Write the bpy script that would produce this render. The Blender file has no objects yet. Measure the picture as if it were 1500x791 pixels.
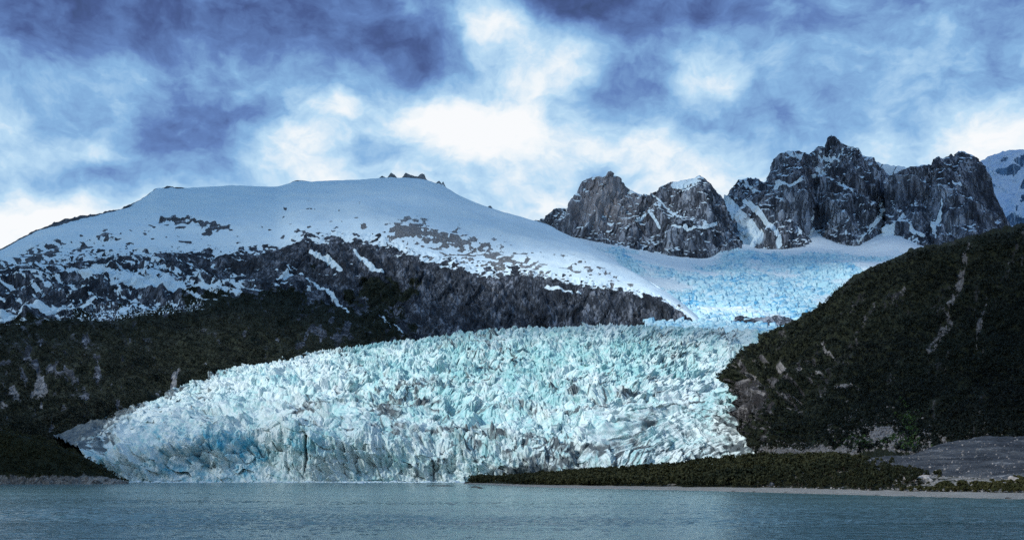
import bpy, math, random, time
import numpy as np
from concurrent.futures import ThreadPoolExecutor
from mathutils import Vector

random.seed(7)
C = bpy.context.scene.collection
SC = bpy.context.scene
R = math.radians

# ------------------------------------------------------------------ camera
FP, HX, HY, CZ = 1608.0, 750.0, 695.0, 12.0          # focal length in px of the 1500 px wide photo, horizon row, eye height
cam = bpy.data.cameras.new('camera'); camo = bpy.data.objects.new('camera', cam); C.objects.link(camo)
camo.location = (0, 0, CZ); camo.rotation_euler = (R(90), 0, 0)
cam.sensor_width = 36; cam.lens = FP / 1500 * 36; cam.shift_y = (HY - 395.5) / 1500
cam.clip_start = 1; cam.clip_end = 60000
SC.camera = camo

# ------------------------------------------------------------------ node helper
class NT:
    def __init__(s, tree):
        s.t = tree; s.n = tree.nodes; s.l = tree.links
    def put(s, sock, v):
        if v is None: return
        if isinstance(v, bpy.types.NodeSocket): s.l.new(v, sock)
        else:
            try: sock.default_value = v
            except Exception: sock.default_value = tuple(v) + (1,)
    def math(s, op, a, b=None, c=None, clamp=False):
        n = s.n.new('ShaderNodeMath'); n.operation = op; n.use_clamp = clamp
        s.put(n.inputs[0], a); s.put(n.inputs[1], b)
        if c is not None: s.put(n.inputs[2], c)
        return n.outputs[0]
    def vmath(s, op, a, b=None, scale=None):
        n = s.n.new('ShaderNodeVectorMath'); n.operation = op
        s.put(n.inputs[0], a); s.put(n.inputs[1], b)
        if scale is not None: s.put(n.inputs[3], scale)
        return n.outputs['Value'] if op in ('LENGTH', 'DOT_PRODUCT') else n.outputs[0]
    def noise(s, vec, scale, detail=4, rough=.55, lac=2.0, dist=0, typ='FBM', out='Fac'):
        n = s.n.new('ShaderNodeTexNoise'); n.noise_dimensions = '3D'
        try: n.noise_type = typ
        except Exception: pass
        s.put(n.inputs['Vector'], vec); n.inputs['Scale'].default_value = scale
        n.inputs['Detail'].default_value = detail; n.inputs['Roughness'].default_value = rough
        n.inputs['Lacunarity'].default_value = lac; n.inputs['Distortion'].default_value = dist
        return n.outputs[out]
    def ramp(s, f, stops, interp='LINEAR'):
        n = s.n.new('ShaderNodeValToRGB'); cr = n.color_ramp; cr.interpolation = interp
        while len(cr.elements) > 1: cr.elements.remove(cr.elements[-1])
        for i, (p, c) in enumerate(stops):
            e = cr.elements[0] if i == 0 else cr.elements.new(p)
            e.position = p
            e.color = (c, c, c, 1) if not hasattr(c, '__len__') else tuple(c) + (1,)
        s.put(n.inputs[0], f)
        return n.outputs[0]
    def smooth(s, f, a, b, c=0.0, d=1.0):
        n = s.n.new('ShaderNodeMapRange'); n.interpolation_type = 'SMOOTHSTEP'
        s.put(n.inputs[0], f); s.put(n.inputs[1], a); s.put(n.inputs[2], b); s.put(n.inputs[3], c); s.put(n.inputs[4], d)
        return n.outputs[0]
    def mix(s, f, a, b, mode='MIX'):
        n = s.n.new('ShaderNodeMix'); n.data_type = 'RGBA'; n.blend_type = mode; n.clamp_factor = True
        s.put(n.inputs[0], f); s.put(n.inputs[6], a); s.put(n.inputs[7], b)
        return n.outputs[2]
    def map(s, vec, scale=(1, 1, 1), rot=(0, 0, 0), loc=(0, 0, 0)):
        n = s.n.new('ShaderNodeMapping'); s.put(n.inputs[0], vec)
        n.inputs[1].default_value = loc; n.inputs[2].default_value = rot; n.inputs[3].default_value = scale
        return n.outputs[0]
    def sep(s, v):
        n = s.n.new('ShaderNodeSeparateXYZ'); s.put(n.inputs[0], v); return n.outputs
    def comb(s, x, y, z):
        n = s.n.new('ShaderNodeCombineXYZ'); s.put(n.inputs[0], x); s.put(n.inputs[1], y); s.put(n.inputs[2], z); return n.outputs[0]
    def bump(s, h, strength=.5, dist=1.0, normal=None):
        n = s.n.new('ShaderNodeBump'); n.inputs['Strength'].default_value = strength; n.inputs['Distance'].default_value = dist
        s.put(n.inputs['Height'], h)
        if normal is not None: s.put(n.inputs['Normal'], normal)
        return n.outputs[0]

# ------------------------------------------------------------------ sky: Nishita air behind broken cloud
SUN_AZ, SUN_EL = R(238), R(36)      # compass bearing (0 = +Y, clockwise) and height of the sun: to the left, a little behind the boat
world = bpy.data.worlds.new('World'); SC.world = world; world.use_nodes = True
wt = NT(world.node_tree); wt.n.clear()
wo = wt.n.new('ShaderNodeOutputWorld'); bg = wt.n.new('ShaderNodeBackground')
sky = wt.n.new('ShaderNodeTexSky'); sky.sky_type = 'NISHITA'; sky.sun_disc = False
sky.sun_elevation = SUN_EL; sky.sun_rotation = SUN_AZ
bg.inputs[1].default_value = 0.1
tc = wt.n.new('ShaderNodeTexCoord').outputs['Generated']
sx, sy, sz = wt.sep(tc)[:3]
az = wt.math('ARCTAN2', sx, sy); el = wt.math('ARCSINE', sz)
ae = wt.comb(az, el, 0.0)
warp = wt.noise(wt.map(ae, (1, 1.3, 1)), 7.0, 5, .6, out='Color')
aw = wt.vmath('ADD', ae, wt.vmath('SCALE', wt.vmath('SUBTRACT', warp, (.5, .5, .5)), scale=.075))
def blob(px, py, rx, ry, amp, fld):
    a = math.atan((px - HX) / FP); e = math.atan((HY - py) / math.hypot(FP, px - HX))
    d = wt.vmath('MULTIPLY', wt.vmath('SUBTRACT', aw, (a, e, 0)), (FP / rx, FP / ry, 0))
    q = wt.vmath('DOT_PRODUCT', d, d)
    g = wt.math('EXPONENT', wt.math('MULTIPLY', q, -1.0))
    return wt.math('MULTIPLY_ADD', g, amp, fld)
fld = wt.ramp(wt.math('MULTIPLY', el, 2.0, clamp=True), [(0, .90), (.36, .86), (.54, .74), (.68, .57), (.80, .37), (.88, .21), (.97, .19), (1, .30)])
for b in [(60, 15, 260, 70, -.22), (310, 165, 130, 60, -.36), (130, 255, 170, 45, -.30), (0, 130, 60, 60, -.10), (420, 35, 200, 40, -.12),
          (640, 85, 90, 40, -.22), (560, 215, 60, 28, -.25), (240, 215, 90, 30, -.10), (800, 5, 80, 35, -.3), (900, 115, 85, 45, -.33), (855, 40, 60, 30, -.2),
          (1060, 160, 95, 45, -.30), (1250, 30, 300, 45, -.10), (1340, 130, 120, 50, -.12), (860, 260, 60, 50, -.12), (1450, 110, 80, 40, -.08),
          (70, 320, 190, 42, .34), (190, 285, 90, 25, .15), (20, 225, 60, 40, .12), (220, 100, 170, 40, .16), (430, 205, 75, 32, .22), (505, 150, 28, 16, .35), (150, 210, 30, 12, .2),
          (725, 30, 60, 50, .50), (830, 85, 75, 40, .50), (680, 160, 110, 60, .30), (760, 200, 190, 60, .22), (1030, 100, 70, 40, .25),
          (960, 190, 110, 40, .15), (1180, 90, 140, 40, .12), (1280, 150, 60, 30, .12), (1480, 210, 90, 50, .15), (1100, 240, 120, 40, .05)]:
    fld = blob(*b, fld)
cl1 = wt.noise(wt.map(aw, (1, 1.35, 1)), 9.0, 8, .60)
cl2 = wt.noise(wt.map(aw, (1, 1.4, 1), loc=(3, 1, 0)), 28.0, 5, .55)
fld = wt.math('ADD', fld, wt.math('MULTIPLY', wt.math('SUBTRACT', cl1, .5), .98))
fld = wt.math('ADD', fld, wt.math('MULTIPLY', wt.math('SUBTRACT', cl2, .5), .46))
cl3 = wt.noise(wt.map(aw, (.7, 1.6, 1), rot=(0, 0, .35), loc=(7, 2, 0)), 70.0, 4, .6)
fld = wt.math('ADD', fld, wt.math('MULTIPLY', wt.math('SUBTRACT', cl3, .5), .17))
cc = wt.ramp(fld, [(0, (.030, .050, .125)), (.18, (.065, .110, .29)), (.36, (.125, .23, .51)), (.55, (.245, .46, .75)), (.74, (.50, .72, .92)), (.90, (.86, .93, .98)), (1, (.97, .985, 1.0))])
CLOUD_LIGHT = 8.7                  # the cloud's radiance before the 0.1 of the background
cc = wt.mix(1.0, cc, (CLOUD_LIGHT,) * 3, 'MULTIPLY')
cc.node.clamp_result = False
air = wt.mix(.95, sky.outputs[0], cc)    # thin cloud: the clear air glimmers through everywhere
wt.l.new(air, bg.inputs[0]); wt.l.new(bg.outputs[0], wo.inputs[0])

sl = bpy.data.lights.new('sun', 'SUN'); so = bpy.data.objects.new('sun', sl); C.objects.link(so)
sl.energy = 3.1; sl.angle = R(4); sl.color = (1, .985, .955)
sd = Vector((math.sin(SUN_AZ) * math.cos(SUN_EL), math.cos(SUN_AZ) * math.cos(SUN_EL), math.sin(SUN_EL)))
so.rotation_euler = sd.to_track_quat('Z', 'Y').to_euler()
SC.view_settings.view_transform = 'Standard'; SC.view_settings.look = 'None'
SC.view_settings.exposure = 0.22; SC.view_settings.gamma = 1.0; SC.view_settings.use_curve_mapping = False
SC.render.engine = 'CYCLES'; SC.cycles.use_denoising = False; SC.cycles.max_bounces = 4; SC.cycles.diffuse_bounces = 2
SC.cycles.transparent_max_bounces = 6

# ------------------------------------------------------------------ numpy helpers
F32 = np.float32
POOL = ThreadPoolExecutor(4)
def par(fn, *arrs):
    sh = arrs[0].shape; fl = [np.ascontiguousarray(np.broadcast_to(a, sh)).ravel() for a in arrs]
    n = fl[0].size; k = max(1, min(64, n // 30000))
    idx = np.linspace(0, n, k + 1).astype(int)
    out = list(POOL.map(lambda i: fn(*[f[idx[i]:idx[i + 1]] for f in fl]), range(k)))
    if isinstance(out[0], tuple): return tuple(np.concatenate([o[j] for o in out]).reshape(sh) for j in range(len(out[0])))
    return np.concatenate(out).reshape(sh)
_rng = np.random.RandomState(11)
PERM = np.concatenate([_rng.permutation(4096)] * 2).astype(np.int32)
_g = _rng.normal(size=(4096, 3)); GR = (_g / np.linalg.norm(_g, axis=1)[:, None]).astype(F32)
RND = _rng.rand(4096, 4).astype(F32)
def _h3(i, j, k): return PERM[(PERM[(PERM[i & 4095] + j) & 4095] + k) & 4095]
def _pn3(x, y, z):
    x0 = np.floor(x); y0 = np.floor(y); z0 = np.floor(z)
    xi = x0.astype(np.int32); yi = y0.astype(np.int32); zi = z0.astype(np.int32)
    fx = (x - x0).astype(F32); fy = (y - y0).astype(F32); fz = (z - z0).astype(F32)
    u = fx * fx * fx * (fx * (fx * 6 - 15) + 10); v = fy * fy * fy * (fy * (fy * 6 - 15) + 10); w = fz * fz * fz * (fz * (fz * 6 - 15) + 10)
    def g(a, b, c):
        q = GR[_h3(xi + a, yi + b, zi + c)]
        return q[:, 0] * (fx - a) + q[:, 1] * (fy - b) + q[:, 2] * (fz - c)
    def L(a, b, t): return a + (b - a) * t
    return 1.5 * L(L(L(g(0,0,0), g(1,0,0), u), L(g(0,1,0), g(1,1,0), u), v), L(L(g(0,0,1), g(1,0,1), u), L(g(0,1,1), g(1,1,1), u), v), w)
def pn3(x, y, z): return par(_pn3, x, y, z)
def pn2(x, y, s=0.0):
    def f(a, b):
        x0 = np.floor(a); y0 = np.floor(b); xi = x0.astype(np.int32); yi = y0.astype(np.int32)
        fx = (a - x0).astype(F32); fy = (b - y0).astype(F32)
        u = fx * fx * fx * (fx * (fx * 6 - 15) + 10); v = fy * fy * fy * (fy * (fy * 6 - 15) + 10)
        def g(i, j):
            q = GR[_h3(xi + i, yi + j, int(s * 97) & 4095)]
            return q[:, 0] * (fx - i) + q[:, 1] * (fy - j)
        a0 = g(0,0); a1 = g(0,1)
        p = a0 + (g(1,0) - a0) * u; q = a1 + (g(1,1) - a1) * u
        return 1.6 * (p + (q - p) * v)
    return par(f, x, y)
def fbm2(x, y, o=4, s=0.0, gain=.5):
    t = 0; a = 1.0; n = 0
    for i in range(o):
        t = t + a * pn2(x + 13.7 * i, y - 7.1 * i, s + i); n += a; a *= gain; x = x * 2.03; y = y * 2.03
    return t / n
def ridge2(x, y, o=4, s=0.0, gain=.5):
    t = 0; a = 1.0; n = 0; w = 1.0
    for i in range(o):
        r = 1 - np.abs(pn2(x + 13.7 * i, y - 7.1 * i, s + i)); r = r * r * w
        t = t + a * r; n += a; a *= gain; w = np.clip(r * 1.6, 0, 1); x = x * 2.03; y = y * 2.03
    return t / n
def fbm3(x, y, z, o=4, gain=.5):
    t = 0; a = 1.0; n = 0
    for i in range(o):
        t = t + a * pn3(x + 13.7 * i, y - 7.1 * i, z + 3.3 * i); n += a; a *= gain; x = x * 2.03; y = y * 2.03; z = z * 2.03
    return t / n
def ridge3(x, y, z, o=4, gain=.5):
    t = 0; a = 1.0; n = 0; w = 1.0
    for i in range(o):
        r = 1 - np.abs(pn3(x + 13.7 * i, y - 7.1 * i, z + 3.3 * i)); r = r * r * w
        t = t + a * r; n += a; a *= gain; w = np.clip(r * 1.6, 0, 1); x = x * 2.03; y = y * 2.03; z = z * 2.03
    return t / n
def worley(x, y, s=0):
    """F2-F1, and the random id and offset of the nearest cell"""
    def f(a, b):
        xi = np.floor(a).astype(np.int32); yi = np.floor(b).astype(np.int32)
        f1 = np.full(a.shape, 9., F32); f2 = f1.copy(); cid = np.zeros(a.shape, np.int32); ox = np.zeros(a.shape, F32); oy = ox.copy()
        for i in (-1, 0, 1):
            for j in (-1, 0, 1):
                h = _h3(xi + i, yi + j, s & 4095); q = RND[h]
                dx = (xi + i + .1 + .8 * q[:, 0] - a).astype(F32); dy = (yi + j + .1 + .8 * q[:, 1] - b).astype(F32)
                d = np.sqrt(dx * dx + dy * dy)
                m = d < f1
                f2 = np.where(m, f1, np.minimum(f2, d)); cid = np.where(m, h, cid); ox = np.where(m, -dx, ox); oy = np.where(m, -dy, oy); f1 = np.where(m, d, f1)
        return f2 - f1, cid, ox, oy
    return par(f, x, y)
def sst(x, a, b):
    t = np.clip((x - a) / (b - a), 0, 1); return t * t * (3 - 2 * t)

def zpy(z, Y): return HY - (z - CZ) * FP / Y
def W(px, py, Y): return np.array([(px - HX) / FP * Y, Y, CZ + (HY - py) / FP * Y])
def pchip(x, y, xi):
    """monotone cubic; y may be (n, k)"""
    x = np.asarray(x, float); y = np.asarray(y, float); one = y.ndim == 1
    if one: y = y[:, None]
    h = np.diff(x)[:, None]; d = np.diff(y, axis=0) / h; m = np.zeros_like(y)
    m[0] = d[0]; m[-1] = d[-1]
    if len(x) > 2:
        w1 = 2 * h[1:] + h[:-1]; w2 = h[1:] + 2 * h[:-1]
        ok = d[:-1] * d[1:] > 0
        with np.errstate(all='ignore'):
            hm = (w1 + w2) / (w1 / d[:-1] + w2 / d[1:])
        m[1:-1] = np.where(ok, hm, 0)
    k = np.clip(np.searchsorted(x, xi, side='right') - 1, 0, len(x) - 2)
    t = ((xi - x[k]) / (x[k + 1] - x[k]))[:, None]; hh = (x[k + 1] - x[k])[:, None]
    r = (2*t**3 - 3*t**2 + 1) * y[k] + (t**3 - 2*t**2 + t) * hh * m[k] + (-2*t**3 + 3*t**2) * y[k+1] + (t**3 - t**2) * hh * m[k+1]
    return r[:, 0] if one else r
def loft(rows, nu, nvs, lin=()):
    """rows: control lines [(px, py, Y)...] front to back; nvs: samples in each gap. Returns world grid (nv, nu, 3) and v (row number) per line.
    rows listed in lin keep sharp corners along u"""
    G = []
    for ri, r in enumerate(rows):
        r = np.array(r, float); u = (r[:, 0] - r[0, 0]) / (r[-1, 0] - r[0, 0]); ui = np.linspace(0, 1, nu)
        if ri in lin: q = np.stack([np.interp(ui, u, r[:, k]) for k in range(3)], 1)
        else: q = np.stack([np.interp(ui, u, r[:, 0]), pchip(u, r[:, 1], ui), pchip(u, r[:, 2], ui)], 1)
        G.append(np.stack([(q[:, 0] - HX) / FP * q[:, 2], q[:, 2], CZ + (HY - q[:, 1]) / FP * q[:, 2]], 1))
    G = np.array(G)
    vi = np.concatenate([np.linspace(i, i + 1, n, endpoint=False) for i, n in enumerate(nvs)] + [[len(rows) - 1]])
    P = pchip(np.arange(len(rows)), G.reshape(len(rows), -1), vi).reshape(len(vi), nu, 3)
    return P, np.repeat(vi[:, None], nu, 1)
def normals(P):
    du = np.gradient(P, axis=1); dv = np.gradient(P, axis=0)
    n = np.cross(du, dv); n /= np.maximum(np.linalg.norm(n, axis=2, keepdims=True), 1e-9)
    return n
def proj(P):
    return HX + P[..., 0] / P[..., 1] * FP, HY - (P[..., 2] - CZ) / P[..., 1] * FP
def seg(px, py, pts, widths, jx=0, jy=0):
    """soft mask round a line drawn over the slope; pts photo positions of real marks on the ground, widths in the same unit"""
    m = np.zeros(px.shape); px = px + jx; py = py + jy
    for i in range(len(pts) - 1):
        (ax, ay), (bx, by) = pts[i], pts[i + 1]; dx, dy = bx - ax, by - ay
        t = np.clip(((px - ax) * dx + (py - ay) * dy) / (dx * dx + dy * dy), 0, 1)
        w = widths[i] + (widths[i + 1] - widths[i]) * t
        d = np.hypot(px - ax - t * dx, py - ay - t * dy) / w
        m = np.maximum(m, 1 - sst(d, .55, 1.15))
    return m
def ell(px, py, cx, cy, rx, ry, rot=0):
    c, s = math.cos(rot), math.sin(rot); x = px - cx; y = py - cy
    return np.exp(-(((x * c + y * s) / rx) ** 2 + ((-x * s + y * c) / ry) ** 2))

def mesh_raw(name, V, Fq, mat, mask=None, smooth=True, parent=None):
    """V (n,3), Fq (m,k) faces of one size -> one object"""
    me = bpy.data.meshes.new(name); V = np.asarray(V, F32); Fq = np.asarray(Fq, np.int32); k = Fq.shape[1]
    me.vertices.add(len(V)); me.vertices.foreach_set('co', V.ravel())
    me.loops.add(Fq.size); me.loops.foreach_set('vertex_index', Fq.ravel())
    me.polygons.add(len(Fq)); me.polygons.foreach_set('loop_start', np.arange(0, Fq.size, k, dtype=np.int32))
    me.polygons.foreach_set('loop_total', np.full(len(Fq), k, np.int32))
    me.polygons.foreach_set('use_smooth', np.full(len(Fq), smooth, bool))
    me.update(calc_edges=True)
    if mask is not None:
        a = me.attributes.new('mask', 'FLOAT_COLOR', 'POINT'); a.data.foreach_set('color', np.ascontiguousarray(mask, F32).ravel())
    me.materials.append(mat)
    o = bpy.data.objects.new(name, me); C.objects.link(o); o.parent = parent
    return o
def mesh_grid(name, P, mat, mask=None, smooth=True, parent=None):
    nv, nu = P.shape[:2]; idx = np.arange(nv * nu).reshape(nv, nu)
    Fq = np.stack([idx[:-1, :-1], idx[:-1, 1:], idx[1:, 1:], idx[1:, :-1]], -1).reshape(-1, 4)
    return mesh_raw(name, P.reshape(-1, 3), Fq, mat, None if mask is None else mask.reshape(-1, 4), smooth, parent)
def mk(*ch):
    sh = ch[0].shape; z = np.zeros(sh)
    c = list(ch) + [z] * (4 - len(ch))
    return np.stack(c, -1)
def tag(o, label=None, cat=None, group=None, kind=None):
    if label: o['label'] = label
    if cat: o['category'] = cat
    if group: o['group'] = group
    if kind: o['kind'] = kind
    return o

# ------------------------------------------------------------------ materials
def new_mat(name):
    m = bpy.data.materials.new(name); m.use_nodes = True; t = NT(m.node_tree)
    b = t.n['Principled BSDF']; b.inputs['Roughness'].default_value = .9
    try: b.inputs['Specular IOR Level'].default_value = .2
    except Exception: pass
    return m, t, b
def pos(t):
    return t.n.new('ShaderNodeTexCoord').outputs['Object']
def attr(t):
    n = t.n.new('ShaderNodeAttribute'); n.attribute_name = 'mask'
    s = t.n.new('ShaderNodeSeparateColor'); t.l.new(n.outputs['Color'], s.inputs[0])
    return s.outputs[0], s.outputs[1], s.outputs[2], n.outputs['Alpha']

def rock_material(name, dark, mid, light, warm, s, snow=(.72, .85, .89), veg=(.028, .036, .022), bump=1.0, vegdark=(.014, .019, .013), bare=(.30, .29, .285)):
    """mask: r snow, g plants, b warm tone, a bare pale stone"""
    m, t, b = new_mat(name); p = pos(t); r, g, w, a = attr(t)
    st = t.map(p, (1, 1, .17), rot=(0, R(14), 0))
    n1 = t.noise(st, s, 7, .68); n2 = t.noise(p, s * 5, 6, .7); n3 = t.noise(p, s * .22, 4, .55)
    cr = t.noise(st, s * 2.4, 5, .62, typ='RIDGED_MULTIFRACTAL')
    jn = t.smooth(t.math('ABSOLUTE', t.math('SUBTRACT', t.noise(t.map(p, (1, .6, .22), rot=(0, R(-32), 0)), s * 1.6, 4, .55), .5)), .0, .05)
    jn2 = t.smooth(t.math('ABSOLUTE', t.math('SUBTRACT', t.noise(t.map(p, (1, .6, .14), rot=(0, R(18), 0), loc=(50, 0, 0)), s * 2.2, 4, .55), .5)), .0, .045)
    jn = t.math('MULTIPLY', jn, jn2)
    base = t.ramp(n1, [(.39, dark), (.50, mid), (.61, light)])
    base = t.mix(t.smooth(n3, .45, .70), base, t.mix(.10, base, warm))
    base = t.mix(t.smooth(jn, 1.0, 0.0, 0.0, .80), base, dark)
    base = t.mix(t.math('MULTIPLY', w, .75), base, t.mix(n2, warm, light))
    base = t.mix(t.smooth(n2, .46, .30), base, t.mix(.6, base, dark))
    base = t.mix(t.math('MULTIPLY', a, t.smooth(n2, .30, .50)), base, bare)
    gm = t.smooth(t.math('ADD', g, t.math('MULTIPLY', t.math('SUBTRACT', n2, .5), .9)), .40, .60)
    vc = t.mix(t.smooth(t.noise(p, s * 3, 6, .7), .35, .65), vegdark, veg)
    col = t.mix(gm, base, vc)
    sm = t.smooth(t.math('ADD', r, t.math('MULTIPLY', t.math('SUBTRACT', n2, .5), .5)), .42, .58)
    col = t.mix(sm, col, t.mix(t.smooth(n3, .3, .7), snow, (snow[0] * .9, snow[1] * .95, snow[2])))
    t.l.new(col, b.inputs['Base Color'])
    h = t.math('ADD', t.math('MULTIPLY', n1, 1.0), t.math('MULTIPLY', n2, .35)); h = t.math('ADD', h, t.math('MULTIPLY', jn, .30))
    bn = t.n.new('ShaderNodeBump'); bn.inputs['Distance'].default_value = bump / s * .25
    t.l.new(h, bn.inputs['Height']); t.l.new(t.math('MULTIPLY_ADD', sm, -.85, 1.0), bn.inputs['Strength'])
    t.l.new(bn.outputs[0], b.inputs['Normal'])
    return m
M_DOME = rock_material('dome_rock', (.022, .028, .038), (.076, .091, .116), (.23, .26, .31), (.18, .18, .17), .022, bare=(.25, .262, .27))
M_PEAK = rock_material('peak_rock', (.036, .045, .060), (.165, .195, .24), (.40, .455, .52), (.34, .26, .22), .012)
M_HILL = rock_material('hill_rock', (.022, .022, .025), (.060, .060, .064), (.17, .165, .17), (.17, .14, .125), .05, veg=(.030, .036, .018))
M_BANK = rock_material('bank_ground', (.06, .055, .05), (.16, .15, .14), (.36, .34, .31), (.26, .24, .20), .3, veg=(.035, .04, .016), bare=(.50, .48, .43))
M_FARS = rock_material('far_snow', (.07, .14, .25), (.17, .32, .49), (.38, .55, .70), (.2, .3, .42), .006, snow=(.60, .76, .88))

def ice_material(name, s, white=(.67, .77, .765), mint=(.30, .57, .58), blue=(.065, .37, .54), dirt=(.10, .125, .135), rough=.55):
    """mask: r blue, g dirt, b mint"""
    m, t, b = new_mat(name); p = pos(t); r, g, w, a = attr(t)
    n1 = t.noise(p, s, 6, .65); n2 = t.noise(p, s * 6, 5, .65); n3 = t.noise(p, s * .18, 4, .6)
    f = t.math('ADD', w, t.math('MULTIPLY', t.math('SUBTRACT', n1, .5), 1.1))
    col = t.mix(t.smooth(f, .25, .85), white, mint)
    fb = t.math('ADD', r, t.math('MULTIPLY', t.math('SUBTRACT', n1, .5), .9))
    col = t.mix(t.smooth(fb, .35, .95), col, blue)
    fd = t.math('ADD', g, t.math('MULTIPLY', t.math('SUBTRACT', t.math('ADD', t.math('MULTIPLY', n2, .6), t.math('MULTIPLY', n1, .4)), .5), 1.3))
    col = t.mix(t.smooth(fd, .42, .85), col, dirt)
    t.l.new(col, b.inputs['Base Color']); b.inputs['Roughness'].default_value = rough
    h = t.math('ADD', n1, t.math('MULTIPLY', n2, .4))
    t.l.new(t.bump(h, .7, .35 / s * .3), b.inputs['Normal'])
    return m
M_ICE = ice_material('glacier_ice', .12)
M_FALL = ice_material('icefall_ice', .03, white=(.78, .88, .90), mint=(.46, .76, .84), blue=(.10, .42, .68))

def flat_material(name, c1, c2, s, bump=.3, rough=.9, c3=None):
    m, t, b = new_mat(name); p = pos(t); n = t.noise(p, s, 6, .65)
    st = [(.32, c1), (.68, c2)] + ([(.80, c3)] if c3 else [])
    t.l.new(t.ramp(n, st), b.inputs['Base Color']); b.inputs['Roughness'].default_value = rough
    if bump: t.l.new(t.bump(n, bump, .5 / s), b.inputs['Normal'])
    return m
M_STONE = flat_material('grey_stone', (.12, .115, .115), (.36, .34, .33), .5)
M_PALE = flat_material('pale_stone', (.26, .22, .20), (.62, .58, .54), .35)
M_WETROCK = flat_material('wet_rock', (.025, .024, .022), (.09, .08, .07), .8, rough=.5)
M_FLOE = flat_material('floe_ice', (.45, .68, .75), (.85, .9, .92), .6, rough=.4)
M_BARK = flat_material('bark', (.05, .04, .03), (.12, .10, .08), 2.0)
def leaf_material(name, a, b_):
    m, t, b = new_mat(name)
    oi = t.n.new('ShaderNodeObjectInfo').outputs['Random']; n = t.noise(pos(t), .35, 3, .6)
    nl = t.noise(t.map(pos(t), (1, 1, 2.5)), .007, 4, .6)
    f = t.math('ADD', t.math('MULTIPLY', n, .8), t.math('MULTIPLY', oi, .3)); f = t.math('ADD', f, t.math('MULTIPLY', t.math('SUBTRACT', nl, .5), 1.7))
    t.l.new(t.ramp(f, [(.3, a), (.8, b_)]), b.inputs['Base Color']); b.inputs['Roughness'].default_value = .75
    return m
M_LEAF = leaf_material('beech_leaf', (.014, .020, .009), (.050, .052, .021))
M_LEAF2 = leaf_material('shrub_leaf', (.032, .038, .012), (.085, .078, .028))
M_FOREST = leaf_material('forest_leaf', (.004, .0075, .0065), (.016, .024, .0165))

m, t, b = new_mat('glacial_water'); M_WATER = m
p = pos(t)
w1 = t.noise(t.map(p, (1, 1.5, 1), rot=(0, 0, .25)), .16, 4, .6); w2 = t.noise(t.map(p, (1, 1.3, 1), rot=(0, 0, -.4)), .7, 3, .6)
w3 = t.noise(t.map(p, (.0035, .016, 1)), 1.0, 4, .6)
band = t.smooth(w3, .35, .65)
t.l.new(t.mix(band, (.090, .180, .180), (.130, .240, .235)), b.inputs['Base Color'])
b.inputs['Roughness'].default_value = .12; b.inputs['IOR'].default_value = 1.33
b.inputs['Specular IOR Level'].default_value = .5
amp = t.math('MULTIPLY_ADD', band, .5, .6)
h = t.math('MULTIPLY', t.math('ADD', w1, t.math('MULTIPLY', w2, .28)), amp)
t.l.new(t.bump(h, 1.0, .8), b.inputs['Normal'])

# ------------------------------------------------------------------ water and seabed sheet
def sheet(name, x0, x1, y0, y1, z, mat, n=2):
    xs = np.linspace(x0, x1, n); ys = np.linspace(y0, y1, n); X, Y = np.meshgrid(xs, ys)
    return mesh_grid(name, np.stack([X, Y, np.full_like(X, z)], -1), mat)
def build_water():
    t_ = np.linspace(-1.3, 1.3, 1100); ys = np.concatenate([np.linspace(60, 180, 40, endpoint=False), np.geomspace(180, 760, 420, endpoint=False), np.geomspace(760, 2300, 160)])
    Tt, Y = np.meshgrid(t_, ys); X = Tt ** 3 * .55 * Y + Tt * .52 * Y
    gust = .55 + .9 * sst(fbm2(X * .004, Y * .012, 4, 3.), -.25, .35)
    wv = .40 * ridge2(X * .060 + Y * .02, Y * .13 - X * .03, 3, 1., .6) + .22 * fbm2(X * .30, Y * .30, 2, 5.) + .10 * fbm2(X * .9, Y * .7, 2, 7.)
    Z = (wv - .16) * gust * sst(Y, 60, 110) * (1 - sst(Y, 1900, 2200))
    tag(mesh_grid('water', np.stack([X, Y, Z], -1), M_WATER), 'calm grey teal fjord water with fine ripples in front of the glacier', 'water', kind='structure')
build_water()
tag(sheet('water', -9000, 9000, -4000, 9000, -.6, M_WATER), 'still outer fjord water beyond the rippled stretch', 'water', kind='structure')
tag(sheet('ground', -30000, 30000, -12000, 30000, -24, M_STONE), 'dark stony bed under the fjord and the mountains', 'ground', kind='structure')

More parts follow.
